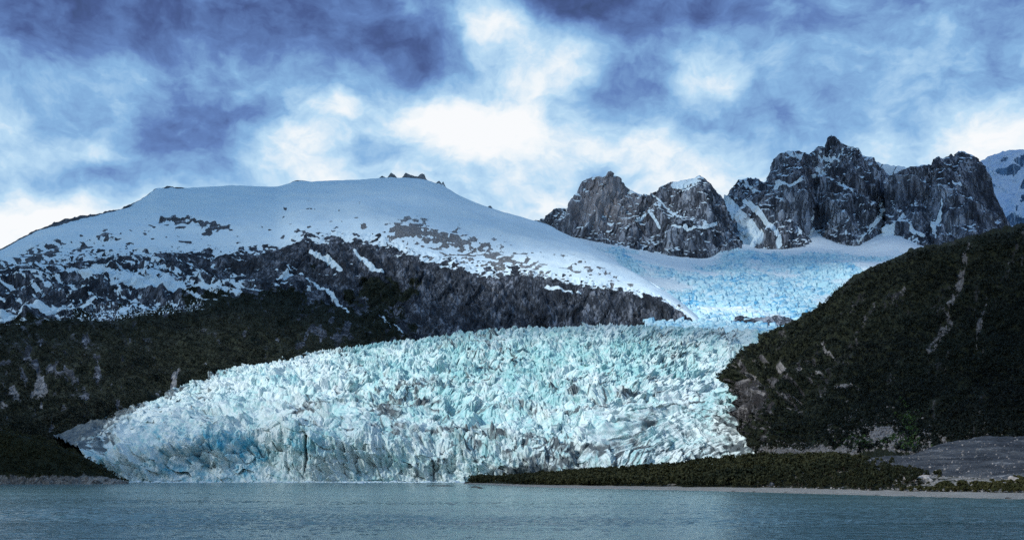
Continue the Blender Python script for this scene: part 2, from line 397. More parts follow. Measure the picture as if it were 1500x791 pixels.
FAMS = [(68, .55, .45), (74, 1.5, .26), (-38, .9, .30), (80, 3.6, .12), (-52, 2.6, .12), (12, 1.1, .18)]
def rocky(P, V, amp_big, s_big, amp_s, s_small, fade=None, zst=.45, oct=5, fams=FAMS, flute=0.0):
    """pushes a slope in and out along its own normal: buttresses, gullies running down it, then joints and cracks"""
    N = normals(P); N = np.where(N[..., 1:2] > 0, -N, N); N = np.where((np.abs(N[..., 1:2]) < .05) & (N[..., 2:3] < 0), -N, N)
    x, y, z = P[..., 0], P[..., 1], P[..., 2]
    wx = fbm3(x * s_big * .7, y * s_big * .7, z * s_big * .7 + 9, 3) * .6
    d1 = ridge3(x * s_big + wx, y * s_big, z * s_big * zst + wx, oct) - .45
    d2 = ridge3(x * s_small, y * s_small + 5, z * s_small * zst + wx * 2, 4) - .45
    d = d1 * amp_big * (1 - .6 * flute) - d2 * amp_s * (.45 - .20 * flute)
    fl = np.abs(pn3(x * s_small * .9 + wx * 2, y * s_small * .3, z * s_small * .16 + 31)); d = d - (1 - sst(fl, 0, .12)) * amp_s * .30
    if np.any(flute):
        xx = x + .30 * z + 30 * wx; al = z + .7 * y
        d = d - flute * amp_s * (.95 * (ridge2(xx * s_small * .55, al * s_small * .07, 3, 71.) - .45) + .55 * (ridge2((x - .5 * z) * s_small * 1.6 + wx, al * s_small * .20, 3, 73., .6) - .45) + .28 * (ridge2(xx * s_small * 4.2, al * s_small * .7, 2, 75.) - .45))
    zz = z * .8 + y * .25
    for k, (ang, fr, am) in enumerate(fams):
        ca, sa = math.cos(R(ang)), math.sin(R(ang)); c = (x * sa - zz * ca) * s_small; l = (x * ca + zz * sa) * s_small
        c = c * fr + 1.1 * fbm3(c * .8 + k * 7, l * .22, y * s_small * .4 + k, 3)
        i0 = np.floor(c); fr_ = c - i0; rnd = RND[(i0.astype(np.int64) * 37 + k * 911) & 4095][..., 0]
        w_ = sst(pn3(c * .5 / fr + 5 * k, l * .7, y * s_small + 3 * k), -.35, .35)
        d = d + amp_s * am * w_ * ((fr_ - .5) * 1.5 * np.where(rnd > .3, 1, -.6) + (rnd - .5) * 1.1)      # joints break the rock into tilted slabs
    if fade is not None: d = d * fade
    return P + N * d[..., None], d1, d2
def blur(a, n=2):
    for _ in range(n):
        p = np.pad(a, 1, mode='edge'); a = (p[:-2, 1:-1] + p[2:, 1:-1] + p[1:-1, :-2] + p[1:-1, 2:] + 2 * a) / 6
    return a

# ------------------------------------------------------------------ unseen cloud deck added to shade the mountains, gaps shaped to let sun through
def build_shade_deck():
    xs = np.linspace(-9000, 2400, 150); ys = np.linspace(-4800, 7200, 150); X, Y = np.meshgrid(xs, ys)
    n = fbm2(X * .0009, Y * .0009, 5, 3.)
    k = 3300 / math.tan(SUN_EL); gx = X - math.sin(SUN_AZ) * k; gy = Y - math.cos(SUN_AZ) * k      # where the shade of this spot falls
    def g(cx, cy, rx, ry, p=1.0): return np.exp(-(((gx - cx) / rx) ** 2 + ((gy - cy) / ry) ** 2) ** p)
    gap = 1.4 * g(-150, 2200, 1150, 900, 1.6) + .85 * g(600, 3950, 900, 420) + .8 * g(2000, 4700, 900, 700) + .8 * g(0, 420, 1500, 520) + .35 * g(200, 4400, 900, 350) + .6 * g(800, 3600, 500, 350) + .5 * g(2300, 6350, 1300, 700)  # openings placed to sunlight glacier, dome flank, icefall, peaks and near water
    edge = np.minimum(np.minimum(X + 9000, 2400 - X), np.minimum(Y + 4800, 7200 - Y)) / 700
    cov = np.clip(edge, 0, 1) * np.clip(.93 - gap + .80 * n, 0, 1)
    m, t, b = new_mat('shade_cloud_vapour'); r = attr(t)[0]
    tr = t.n.new('ShaderNodeBsdfTransparent'); tl = t.n.new('ShaderNodeBsdfTranslucent'); tl.inputs[0].default_value = (.29, .48, .62, 1)
    mx = t.n.new('ShaderNodeMixShader'); t.l.new(t.math('MULTIPLY', r, SHADE_DENSE), mx.inputs[0]); t.l.new(tr.outputs[0], mx.inputs[1]); t.l.new(tl.outputs[0], mx.inputs[2])
    t.l.new(mx.outputs[0], t.n['Material Output'].inputs[0])
    Z = 3600 + 120 * n
    lo = np.stack([X, Y, Z - 150 * cov - 4], -1); hi = np.stack([X, Y, Z + 250 * cov + 4], -1)[::-1]
    P = np.concatenate([lo, hi]); M = np.concatenate([cov, cov[::-1]])
    tag(mesh_grid('shade_clouds', P, m, mk(M)), 'unseen cloud deck added to shade the mountains, with gaps that let the sun in', 'shade_clouds', kind='structure')
SHADE_DENSE = .93
build_shade_deck()

# ------------------------------------------------------------------ snow dome with cliffs and forest apron (left)
def build_dome():
    crest = [(-300,440,3800),(-100,395,3900),(0,367,4000),(30,352,4060),(60,336,4150),(100,324,4280),(140,317,4400),(180,306,4550),(215,290,4700),(235,279,4800),(260,277,4900),(330,273,5000),(400,274,5080),(437,268,5120),(470,268,5150),(550,263,5300),(610,262,5300),(640,272,5200),(700,298,5050),(760,318,4950),(800,331,4900),(850,353,4600),(900,384,4300),(950,411,3950),(990,438,3650),(1020,463,3450),(1045,492,3330)]
    snow = [(-300,470,3300),(0,403,3450),(100,386,3550),(200,374,3650),(300,374,3700),(400,368,3750),(450,352,3800),(520,352,3800),(600,375,3700),(700,400,3640),(800,412,3580),(900,424,3520),(950,432,3480),(1000,457,3400),(1045,497,3290)]
    mid = [(-300,530,2900),(0,470,2980),(100,455,3050),(200,445,3120),(300,432,3260),(400,420,3400),(450,432,3430),(520,445,3450),(600,455,3440),(700,470,3430),(800,480,3420),(900,482,3400),(1000,487,3330),(1045,503,3260)]
    foot = [(-300,640,2000),(0,641,2050),(80,650,2050),(150,640,2120),(250,612,2280),(330,582,2440),(420,562,2600),(500,547,2800),(600,532,3100),(700,525,3250),(800,520,3300),(1045,520,3200)]
    base = [(px, zpy(-20, Y - 200), Y - 200) for px, py, Y in foot]
    back = [(px, py + 14, Y + 500) for px, py, Y in crest]
    back2 = [(px, zpy(-20, Y + 2500), Y + 2500) for px, py, Y in crest]
    P, V = loft([base, foot, mid, snow, crest, back, back2], 1150, [10, 230, 170, 130, 12, 6])
    px, py = proj(P)
    x, y, z = P[..., 0], P[..., 1], P[..., 2]
    cliff = sst(V, 1.75, 2.1) * (1 - sst(V, 2.95, 3.25)); upper = sst(V, 2.9, 3.3) * (1 - sst(V, 3.98, 4.0))
    low = 1 - sst(V, 1.7, 2.05)
    right = sst(px, 430, 640)
    # scarred slope on the left: broken benches high up, smooth forest apron low down
    fade = .15 + .85 * np.maximum(cliff, right * (1 - sst(V, 2.95, 3.15)) * sst(V, 1.0, 1.4)) 
    fade = np.maximum(fade, .35 * low); fade = np.where(V > 3.1, .04 + .10 * (1 - sst(px, 60, 330)) * (1 - sst(V, 3.4, 3.9)), fade)
    fade = np.where(V > 3.97, .02, fade); fade = np.where(V < .6, .05, fade)
    P, d1, d2 = rocky(P, V, 66, .0052, 17, .018, fade * (1 - .6 * np.exp(-((V - 3) / .12) ** 2)), .55, flute=sst(px, 300, 560) * 1.0 + .25 * sst(V, 1.6, 2) , fams=FAMS[:3] + FAMS[5:])
    P[..., 2] += upper * 30 * fbm2(x * .0030, y * .0034, 4) + low * 22 * fbm2(x * .004, y * .003, 4, 3.) * (V > .8)
    crag = np.exp(-((V - 4.0) / .06) ** 2) * ((ell(px, 0*px, 245, 0, 22, 1) + ell(px, 0*px, 437, 0, 16, 1)) * .5 + ell(px, 0*px, 110, 0, 110, 1) * .7)
    P[..., 2] += crag * 22 * ridge2(x * .02, y * .02, 3)
    # broken rock teeth standing along the summit ridge
    tx = [0,554,557,560,563,567,569,572,577,582,588,591,594,597,600,606,612,615,617,622,624,627,634,639,643,647,649,651,654,659,714,718,723,2000]
    ty = [0,0,3,5,3,1,4,8,7,1,1,4,9,7,6,4,3,6,8,8,3,1.5,1,3,8,5,9,6,2,0,0,3,0,0]
    teeth = np.interp(px, tx, ty) * (1 + .35 * fbm2(px * .5, 0 * px, 3, 33.)); tb = np.exp(-((V - 4.0) / .018) ** 2)
    P[..., 2] += teeth * 3.5 * tb; crag = np.maximum(crag, sst(teeth, .8, 2.2) * np.exp(-((V - 4.0) / .022) ** 2))
    N = normals(P); N = np.where(N[..., 2:3] < 0, -N, N); up = N[..., 2]
    n1 = fbm2(px * .035, py * .07, 5, 2.); n2 = fbm2(px * .10, py * .22, 4, 6.); n3 = fbm2(x * .012, z * .012, 4, 9.)
    nb = fbm2(px * .012 + py * .006, py * .05, 4, 12.)
    # snow
    S = sst(V + .30 * n1 + .22 * n2 + .10 * nb, 2.93, 3.12)
    rp = sst(n1 * .55 + n2 * .45 + .22 * ell(px, py, 660, 360, 90, 26, .3) + .30 * ell(px, py, 600, 340, 40, 14) + .24 * ell(px, py, 760, 385, 110, 24, .35) + .34 * ell(px, py, 320, 336, 26, 9, .2) + .34 * ell(px, py, 255, 326, 40, 9) + .22 * ell(px, py, 880, 398, 60, 16, .5), .20, .33) * (1 - sst(V, 3.30, 3.75))
    rp = np.maximum(rp, sst(n1 * .5 + n2 * .6 + .30 * (1 - sst(px, 60, 260)) , .20, .36) * (1 - sst(V, 3.3, 3.6)))
    rp = np.maximum(rp, np.clip(crag * 2.2, 0, 1))
    rp = np.maximum(rp, (1 - sst(px, 150, 235)) * sst(V + .05 * n2, 3.86, 3.92))
    streaky = sst(fbm2(px * .03, py * .35, 3, 21.) + .12 * ell(px, py, 480, 300, 160, 30), .46, .60) * .6 * sst(V, 3.2, 3.4) * (1 - sst(V, 3.8, 3.95)) * sst(px, 250, 350)
    S = S * (1 - rp * (1 - .42 * sst(px, 450, 600) * sst(n3 + n1, -.3, .3))) * (1 - .8 * streaky)
    # snow benches and patches in the rock band: thick on the left, thin to the right
    leftness = 1 - sst(px, 250, 520)
    flow = fbm2((px + py * .8) * .036, (py - px * .22) * .17, 5, 31., .62)
    pt = sst(flow + .30 * n2 + .20 * leftness + .25 * (up - .75) - .30 * right + .30 * ell(px, py, 280, 415, 120, 14, .12) + .16 * ell(px, py, 430, 405, 26, 12) + .10 * ell(px, py, 60, 410, 90, 30), .30, .40) * sst(V, 1.75 + .2 * right, 2.02 + .25 * right) * (1 - sst(V, 3.1, 3.2))
    jx, jy = 4 * n2, 5 * n1
    lines = [([(0,468),(60,452),(130,440)], [5,4,2]), ([(100,395),(180,408),(260,420),(330,425)], [3,6,7,3]), ([(165,415),(270,422),(330,428)], [5,9,4]), ([(440,402),(470,418),(500,445),(510,458)], [3,3,2.5,1.5]),
             ([(415,405),(440,398),(455,412)], [3,3.5,2]), ([(520,368),(545,392),(560,396)], [2,5,3]), ([(455,372),(480,380),(500,395)], [3,5,3]), ([(800,418),(850,428)], [2,2]), ([(905,415),(940,432)], [2,1.5]), ([(225,385),(200,405),(180,420)], [2.5,2.5,2]), ([(560,470),(590,488)],[1.5,1.5])]
    for pts, w in lines: pt = np.maximum(pt, seg(px, py, pts, w, jx, jy) * (.55 + .45 * sst(n2, -.3, .05)))
    fs = ell(px, py, 200, 452, 130, 16, -.05) * sst(pn2(px * .4, py * .5, 40), .05, .25)
    S = np.maximum(np.maximum(S, pt), fs * sst(fs, .2, .5))
    S = np.where(V > 4.02, 1, S)
    # plants
    n4 = fbm2(px * .03, py * .05, 4, 50.)
    Vg = 1 - sst(V + .35 * n4 + .12 * n2, 1.85 - .0 * px, 2.02)
    Vg = Vg * (1 - sst(px + 60 * n4 - .2 * (py - 480), 560, 640))
    extra = ell(px, py, 560, 430, 60, 40) * .9 + ell(px, py, 450, 400, 50, 22) * .4
    Vg = np.maximum(Vg, sst(extra + .6 * n4, .45, .75))
    bare = sst(fbm2(px * .06, py * .05, 4, 60.) + .35 * ell(px, py, 480, 490, 80, 26) + .36 * ell(px, py, 60, 550, 110, 60) + .12 * right, .33, .50)
    Vg = Vg * (1 - .95 * bare)
    slide = seg(px, py, [(262,535),(250,575),(238,590)], [3, 5, 3], jx * .6, 0)
    Vg *= 1 - .5 * sst(ridge2(px * .016 - py * .010 + .25 * n4, py * .006, 3, 84.), .66, .86) * sst(n2, -.35, .1)
    Vg *= 1 - slide; pale = np.maximum(slide, bare * ell(px, py, 40, 590, 60, 30))
    pale = np.maximum(pale, .55 * ell(px, py, 60, 640, 90, 6))
    pale = np.maximum(pale, rp * (.25 + .55 * sst(px, 430, 560)) * sst(V, 3.0, 3.1)); warm = .4 * rp * sst(px, 400, 560)
    o = mesh_grid('mountain', P, M_DOME, mk(S, Vg, warm, pale))
    tag(o, 'broad snow domed mountain with dark cliffs and a forested lower slope', 'mountain', kind='structure')
    return P, V, Vg, S, px, py
DOME = build_dome()

# ------------------------------------------------------------------ rock peaks
def build_peak(crest, midr, base, nu, nvs, label, snow_bias=0.0, snow_lines=(), warm=None, amp=90, mat=None, snow_spots=(), big=.0045):
    sink = [(px, py + 30, Y - 250) for px, py, Y in base]
    back = [(px, py + 10, Y + 160) for px, py, Y in crest]; back2 = [(px, py + 160, Y + 900) for px, py, Y in crest]
    P, V = loft([sink, base, midr, crest, back, back2], nu, nvs, lin=(3,))
    px, py = proj(P)
    fade = (1 - .93 * np.exp(-((V - 3) / .17) ** 2)) * np.where(V > 3.0, .25, 1)
    P, d1, d2 = rocky(P, V, amp, big, amp * .15, .021, fade, .34, flute=.35, fams=[(66, .35, .8), (74, .9, .35), (-35, .5, .55), (-55, 1.2, .25), (15, .7, .25)])
    x, y, z = P[..., 0], P[..., 1], P[..., 2]
    # jagged teeth along the crest
    P[..., 2] += np.exp(-((V - 3) / .05) ** 2) * (13 * (ridge2(x * .030, y * .001, 3, 4., .6) - .4))
    N = normals(P); N = np.where(N[..., 2:3] < 0, -N, N); up = blur(N[..., 2], 4)
    n1 = fbm2(px * .05, py * .05, 4, 3.); n2 = fbm2(px * .2, py * .2, 4, 5.)
    S = sst(up + .12 * n2 + .20 * n1 + snow_bias, .63, .74)
    nz = 3.5 * n2
    for pts, w in snow_lines: S = np.maximum(S, seg(px, py, pts, w, nz, 5 * n1) * sst(n2 + .5 * n1, -.6, -.1))
    for (cx, cy, rx, ry, k) in snow_spots: S = np.maximum(S, sst(ell(px, py, cx, cy, rx, ry) * k + .8 * n2 + .35 * n1, .42, .60))
    S = np.where(V > 3.15, 1, S)
    sun_warm = np.zeros_like(px) if warm is None else warm(px, py)
    o = mesh_grid('mountain', P, mat or M_PEAK, mk(S, 0 * S, sun_warm, 0 * S))
    return tag(o, label, 'mountain', kind='structure')

c1 = [(770,338,5900),(785,326,5900),(800,324,5900),(808,311,5900),(815,308,5900),(826,308,5900),(833,315,5900),(840,297,5900),(847,277,5900),(852,267,5900),(862,262,5900),(872,259,5900),(880,258,5900),(884,261,5900),(890,256,5900),(894,252,5900),(897,258,5900),(904,262,5900),(912,271,5920),(920,279,5940),(930,284,5960),(940,288,5970),(950,288,5960),(960,284,5930),(968,276,5900),(980,270,5900),(1000,266,5880),(1015,263,5880),(1024,258,5880),(1033,264,5880),(1042,276,5880),(1052,288,5880),(1060,310,5880),(1068,330,5850),(1080,350,5800),(1095,366,5700)]
b1 = [(770,348,5750),(800,345,5720),(850,352,5650),(900,362,5560),(940,370,5540),(970,376,5500),(1000,390,5380),(1025,398,5320),(1050,386,5380),(1075,366,5480),(1095,372,5600)]
m1 = [(770,343,5840),(800,334,5820),(850,312,5760),(900,312,5760),(945,325,5760),(970,325,5680),(1000,325,5600),(1030,325,5590),(1055,340,5650),(1080,355,5720),(1095,369,5680)]
build_peak(c1, m1, b1, 620, [8, 130, 170, 8, 4], 'twin topped grey rock peak standing beside the snow dome', -.04,
           [([(960,288),(985,310),(1000,318)], [1.5,2,3]), ([(930,330),(945,322)], [3,5]), ([(985,335),(1010,340),(1045,332)], [2,2.5,3]), ([(955,315),(965,330)], [3,2]), ([(985,272),(1015,266),(1028,262)], [2,3.5,3]), ([(920,284),(955,291)], [2,2])],
           lambda px, py: ell(px, py, 885, 290, 45, 40) * 1.2, snow_spots=[(1010,272,22,8,.7)])  # sunlit warmth of the left tower's face, painted into the rock colour

c2 = [(1035,302,6600),(1050,293,6600),(1062,291,6600),(1069,286,6600),(1075,274,6600),(1082,265,6600),(1095,261,6600),(1110,262,6600),(1118,268,6600),(1124,270,6600),(1128,264,6580),(1132,255,6560),(1138,240,6540),(1145,229,6520),(1155,224,6500),(1170,223,6500),(1178,226,6500),(1184,231,6500),(1190,225,6500),(1196,218,6500),(1200,216,6500),(1204,214,6500),(1209,216,6500),(1213,206,6500),(1218,198,6500),(1224,207,6500),(1235,214,6500),(1250,222,6520),(1265,231,6540),(1280,238,6560),(1295,241,6580),(1312,243,6600),(1330,246,6620),(1350,262,6650)]
b2 = [(1035,350,6050),(1065,352,5950),(1085,356,5900),(1105,368,5700),(1130,376,5640),(1160,378,5640),(1182,374,5720),(1196,352,6050),(1215,364,5900),(1240,374,5800),(1262,376,5780),(1285,366,5860),(1308,345,6100),(1325,360,5900),(1350,372,5800)]
m2 = [(1035,318,6420),(1065,315,6350),(1085,310,6300),(1105,300,6150),(1130,292,6050),(1160,275,6050),(1182,285,6120),(1196,300,6280),(1215,285,6220),(1240,285,6150),(1262,290,6150),(1285,295,6220),(1308,300,6330),(1325,300,6260),(1350,310,6200)]
build_peak(c2, m2, b2, 680, [8, 150, 200, 8, 4], 'tallest dark rock massif with a pointed summit dusted with snow', -.03,
           [([(1062,292),(1082,315),(1108,348)], [7,12,14]), ([(1070,335),(1080,350),(1100,362)], [6,8,10]), ([(1090,293),(1112,312),(1135,340),(1142,360)], [4,5,5,4]), ([(1192,360),(1193,335),(1188,315)], [9,5,1.5]), ([(1255,362),(1275,335),(1290,315),(1292,290)], [2,3.5,2.5,1.5]), ([(1215,262),(1235,270),(1250,280)], [1.5,2.5,2]),
            ([(1300,350),(1305,330),(1318,308)], [10,8,2]), ([(1105,285),(1140,275),(1176,267)], [1.5,3,2]), ([(1230,212),(1260,228),(1300,241),(1330,246)], [2.5,4,4.5,3]), ([(1205,365),(1225,370)], [5,3]), ([(1150,226),(1175,226)], [3,3])],
           snow_spots=[(1215,232,28,12,.62), (1200,250,14,16,.5), (1265,310,14,10,.45), (1300,262,16,12,.4), (1100,270,20,7,.6)], amp=110)

c3 = [(1295,268,6150),(1310,256,6150),(1322,249,6150),(1335,246,6150),(1350,243,6150),(1362,242,6150),(1369,241,6150),(1371,232,6150),(1376,230,6150),(1381,234,6150),(1388,231,6150),(1394,227,6150),(1398,229,6150),(1404,223,6150),(1409,221,6150),(1416,226,6150),(1424,231,6150),(1432,238,6150),(1440,246,6150),(1444,258,6150),(1450,270,6150),(1458,285,6150),(1466,303,6150),(1474,320,6150),(1482,336,6150),(1500,362,6100)]
b3 = [(1295,362,5750),(1318,372,5600),(1340,372,5560),(1360,374,5600),(1385,380,5550),(1420,385,5500),(1460,385,5500),(1500,390,5600)]
m3 = [(1295,305,6000),(1318,298,5950),(1340,296,5920),(1355,300,5950),(1385,290,5850),(1420,295,5820),(1460,325,5850),(1500,370,5900)]
build_peak(c3, m3, b3, 460, [8, 130, 180, 8, 4], 'steep dark rock tower at the end of the peaks beside the far snowfield', -.07,
           [([(1322,305),(1310,325),(1300,345)], [2,6,9]), ([(1380,292),(1378,315),(1368,335),(1372,350)], [1.5,2.5,4,2]), ([(1335,335),(1350,345)], [4,5]), ([(1395,267),(1410,270)], [2,1.5]), ([(1345,258),(1355,268)],[2,2])], snow_spots=[(1335,350,20,10,.6)], amp=90)

c4 = [(1400,285,7400),(1425,258,7400),(1440,239,7400),(1455,228,7400),(1470,222,7400),(1485,221,7400),(1500,222,7400),(1560,214,7400),(1650,222,7400),(1800,260,7400)]
b4 = [(1400,400,6500),(1500,400,6400),(1800,400,6400)]; m4 = [(1400,330,7050),(1500,300,6900),(1800,320,6900)]
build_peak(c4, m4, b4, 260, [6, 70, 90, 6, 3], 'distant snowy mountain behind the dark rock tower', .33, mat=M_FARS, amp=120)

# ------------------------------------------------------------------ upper icefall
def build_icefall():
    r4 = [(760,338,6100),(850,345,6000),(950,358,5900),(1030,372,5850),(1075,346,6050),(1120,352,6100),(1190,336,6350),(1250,352,6250),(1310,318,6500),(1350,342,6350),(1450,375,6300)]
    r3 = [(780,352,5100),(850,364,5000),(950,386,4850),(1030,396,4800),(1080,388,4900),(1150,392,4900),(1250,384,5000),(1350,382,5000),(1450,395,5000)]
    r2 = [(850,396,4300),(950,420,4150),(1000,428,4080),(1080,432,4050),(1150,432,4050),(1250,420,4100),(1350,415,4150),(1450,425,4200)]
    r1 = [(930,452,3600),(1000,458,3560),(1050,462,3520),(1110,466,3500),(1160,472,3480),(1250,472,3480),(1350,470,3500),(1450,470,3500)]
    r0 = [(960,505,3120),(1040,496,3100),(1080,492,3060),(1115,492,3020),(1160,498,3000),(1250,505,3000),(1350,510,3000),(1450,510,3000)]
    rb = [(px, py + 40, Y - 60) for px, py, Y in r0]
    P, V = loft([rb, r0, r1, r2, r3, r4], 900, [4, 130, 170, 140, 90])
    px, py = proj(P); x, y = P[..., 0], P[..., 1]
    rough = sst(1.3 * fbm2(x * .0035, y * .002, 4, 2.) + .45 * ell(px, py, 1060, 430, 120, 50) + .35 * ell(px, py, 1200, 400, 110, 40) - .35 * sst(V, 3.6, 4.6), -.15, .35)
    rough = np.maximum(rough, .9 * (1 - sst(V, 1.9, 2.4)))
    wx = fbm2(x * .006, y * .003, 3, 5.) * .8
    f2, cid, ox, oy = worley(x * .030 + wx, y * .020 + wx, 3)
    blk = (RND[cid][..., 2] - .5) * 8 + ox * 6 - oy * 6; crk = sst(f2, .0, .22)
    f2b, cid2, _, _ = worley(x * .07 + wx * 2, y * .045, 8)
    crev = ridge2(x * .005 + wx, y * .024 + x * .006 + wx * .8, 4, 7., .6)
    d = rough * ((blk * .8) * crk - 10 * (1 - crk) + (RND[cid2][..., 1] - .5) * 6 * sst(f2b, 0, .2)) + (crev - .5) * (10 + 14 * rough) + 26 * fbm2(x * .002, y * .002, 3, 1.)
    P[..., 2] += d * np.where(V < 1, .6, 1)
    blue = .06 + .60 * sst(crev + .35 * fbm2(px * .05, py * .14, 4, 15.), .52, .85) * (.35 + .65 * rough) + .30 * sst(fbm2(px * .02, py * .06, 4, 18.), .05, .4) * rough
    mint = .22 + .48 * rough
    o = mesh_grid('icefall', P, M_FALL, mk(blue, 0 * blue, mint))
    tag(o, 'pale blue icefall pouring down between the rock peaks and the dark hill', 'icefall')
build_icefall()

oc = [(1066,474,3400),(1076,464,3400),(1082,462,3400),(1100,467,3400),(1120,466,3400),(1140,464,3400),(1156,467,3400),(1180,478,3400),(1230,490,3400)]
om = [(1066,482,3340),(1082,476,3320),(1100,480,3310),(1140,478,3310),(1180,486,3330),(1230,496,3350)]
ob = [(1066,488,3300),(1082,484,3290),(1100,488,3270),(1120,496,3260),(1140,500,3260),(1180,505,3280),(1230,510,3300)]
o = build_peak(oc, om, ob, 240, [4, 60, 60, 4, 3], 'low dark rock cliff poking out below the icefall', -.3, amp=26, big=.012)
o.name = 'rock_outcrop'; o['category'] = 'rock'

# ------------------------------------------------------------------ the tidewater glacier
def build_glacier():
    zb = lambda px, Y: (px, zpy(-6, Y), Y)
    r0 = [zb(130,1725), zb(300,1742), zb(450,1728), zb(600,1760), zb(700,1762), zb(900,1700), zb(1170,1640)]
    r1 = [(125,668,1738),(200,664,1745),(250,650,1760),(300,640,1770),(370,645,1772),(440,622,1752),(480,628,1752),(540,645,1760),(620,658,1780),(700,667,1785),(800,675,1765),(900,680,1730),(1000,680,1715),(1180,675,1670)]
    r2 = [(108,654,1800),(200,628,1900),(300,602,1950),(400,590,1985),(500,592,1985),(600,602,1985),(700,607,1985),(850,612,1955),(1000,626,1900),(1080,642,1850),(1185,668,1780)]
    r3 = [(92,645,1900),(200,608,2150),(300,575,2260),(400,547,2350),(500,545,2370),(600,548,2370),(750,548,2370),(900,555,2320),(1000,566,2270),(1080,585,2180),(1170,620,2050)]
    r4 = [(84,641,1990),(200,601,2310),(330,553,2530),(480,525,2720),(560,518,2740),(700,508,2740),(850,508,2700),(950,512,2660),(1030,522,2600),(1080,535,2550),(1160,560,2450)]
    r5 = [(78,639,2040),(200,598,2360),(330,549,2600),(400,531,2730),(480,521,2830),(560,510,2930),(640,500,3010),(700,493,3070),(760,489,3100),(850,486,3120),(950,485,3120),(1030,486,3100),(1075,490,3060),(1112,492,3020),(1160,500,2950)]
    r6 = [(px, py + 22, Y + 160) for px, py, Y in r5]
    P, V = loft([r0, r1, r2, r3, r4, r5, r6], 1300, [130, 130, 170, 170, 150, 24])
    px, py = proj(P); x, y, z0 = P[..., 0].copy(), P[..., 1].copy(), P[..., 2].copy()
    top = sst(V, .75, 1.1)
    # how broken the ice is, and the drift of its ridges
    wild = .70 + .8 * fbm2(x * .005, y * .004, 4, 2.) + .45 * ell(px, py, 800, 510, 250, 45) + .25 * ell(px, py, 650, 570, 150, 50) - .35 * ell(px, py, 150, 630, 100, 40) - .15 * ell(px, py, 1020, 640, 110, 50)
    wild = np.clip(wild, .15, 1.4)
    th = np.where(px > 850, sst(px, 850, 1080) * .75, -.35 * (1 - sst(px, 250, 700)))      # ridges fan out towards both margins
    ca, sa = np.cos(th), np.sin(th); xr = x * ca + (y - 2200) * sa; yr = -x * sa + (y - 2200) * ca
    wx = fbm2(x * .011, y * .008, 3, 5.); wy = fbm2(x * .009 + 40, y * .011, 3, 6.)
    f2, cid, ox, oy = worley(xr * .056 + wx * .6, yr * .042 + wy * .6, 3)
    q = RND[cid]
    blk = (q[..., 2] - .42) * 7 + ox * (q[..., 3] - .5) * 22 - oy * 5
    crk = sst(f2, .0, .25)
    f2b, cid2, ox2, oy2 = worley(xr * .11 + wx * .9, yr * .075 + wy * .9, 8)
    q2 = RND[cid2]
    blk2 = (q2[..., 2] - .45) * 2.6 + ox2 * (q2[..., 3] - .5) * 8 - oy2 * 2.5
    crk2 = sst(f2b, 0, .28)
    rg = ridge2(xr * .045 + wx, yr * .020 + wy, 4, 7., .55)
    rg2 = ridge2(xr * .13 + wx * 2, yr * .07 + wy * 2, 3, 9., .6)
    rdiag = ridge2((xr + .8 * yr) * .05 + wx, (yr - .5 * xr) * .016 + wy, 4, 37., .58)
    f2c, cidc, oxc, oyc = worley(xr * .026 + wx * .8, yr * .021 + wy * .8, 13); qc = RND[cidc]
    blkL = (qc[..., 2] - .42) * 14 + oxc * (qc[..., 3] - .5) * 40 - oyc * 10 - 8 * (1 - sst(f2c, 0, .16)); pick_ = sst(fbm2(x * .005, y * .004, 3, 51.), -.12, .16)
    blk = blk * (1 - .8 * pick_) + blkL * pick_
    crossb = ridge2(x * .005 + wy * .5, (y + .25 * x) * .030 + wx * .6, 3, 53., .55); cw = sst(fbm2(x * .003 + 9, y * .004, 3, 55.) + .3 * ell(px, py, 800, 610, 260, 40), -.15, .25)
    d = cw * (crossb - .45) * 13 + wild * (blk * crk - 9 * (1 - crk) + blk2 * crk2 - 4 * (1 - crk2) + (rg - .45) * 6 + (rg2 - .45) * 3.2 + (rdiag - .45) * 7)
    d += 16 * fbm2(x * .0045, y * .004, 3, 1.)
    big = ridge2(xr * .012 + wx * .7, yr * .011 + wy * .7, 3, 31.); d += (big - .45) * 38 * (.45 + .55 * wild)
    lng = sst(px + .5 * (py - 600), 880, 1040) * sst(py, 545, 590)             # long ridges fanning out to the right margin
    cc_ = (py - 560) - .55 * (px - 950) + 10 * wx
    fan = ridge2(cc_ * .075, (px + py) * .008, 3, 33., .5); d = d * (1 - .6 * lng) + lng * (fan - .45) * 15
    lnl = (1 - sst(px, 250, 380)) * sst(py, 560, 600); cl_ = (py - 640) + .7 * (px - 200) + 10 * wy
    fal = ridge2(cl_ * .07, (px - py) * .010, 3, 35., .5); d = d * (1 - .5 * lnl) + lnl * (fal - .45) * 12
    edge = sst(px - 80 + (py - 640) * .8, 0, 90)
    d = d * .58 + (big - .45) * 13
    lean = 1.1 * fbm2(x * .0055, y * .005, 3, 57.) + (q[..., 1] - .5) * .9 + .55 * sst(px, 820, 1000) - .35 * (1 - sst(px, 300, 520))
    lm_ = top * (1 - sst(V, 4.75, 4.95)) * edge; P[..., 0] += d * lean * lm_; P[..., 1] += d * (q[..., 0] - .75) * .7 * lm_
    P[..., 2] += d * top * (.35 + .65 * edge) * np.where(V > 5.2, .3, 1) * np.where((V > 4.6) & (V < 5.2), .85, 1)
    P[..., 2] += top * (1 - edge) * 5 * (ridge2(x * .06, y * .03, 3, 58.) - .4)
    # the calving wall: columns and hollows cut into its face
    wall = np.exp(-((V - .5) / .55) ** 2) * (V < 1.4)
    col = ridge2(x * .035 + wx * .8, z0 * .010 + wy * .4, 4, 12., .55); col2 = ridge2(x * .11 + z0 * .03, z0 * .035, 3, 14.)
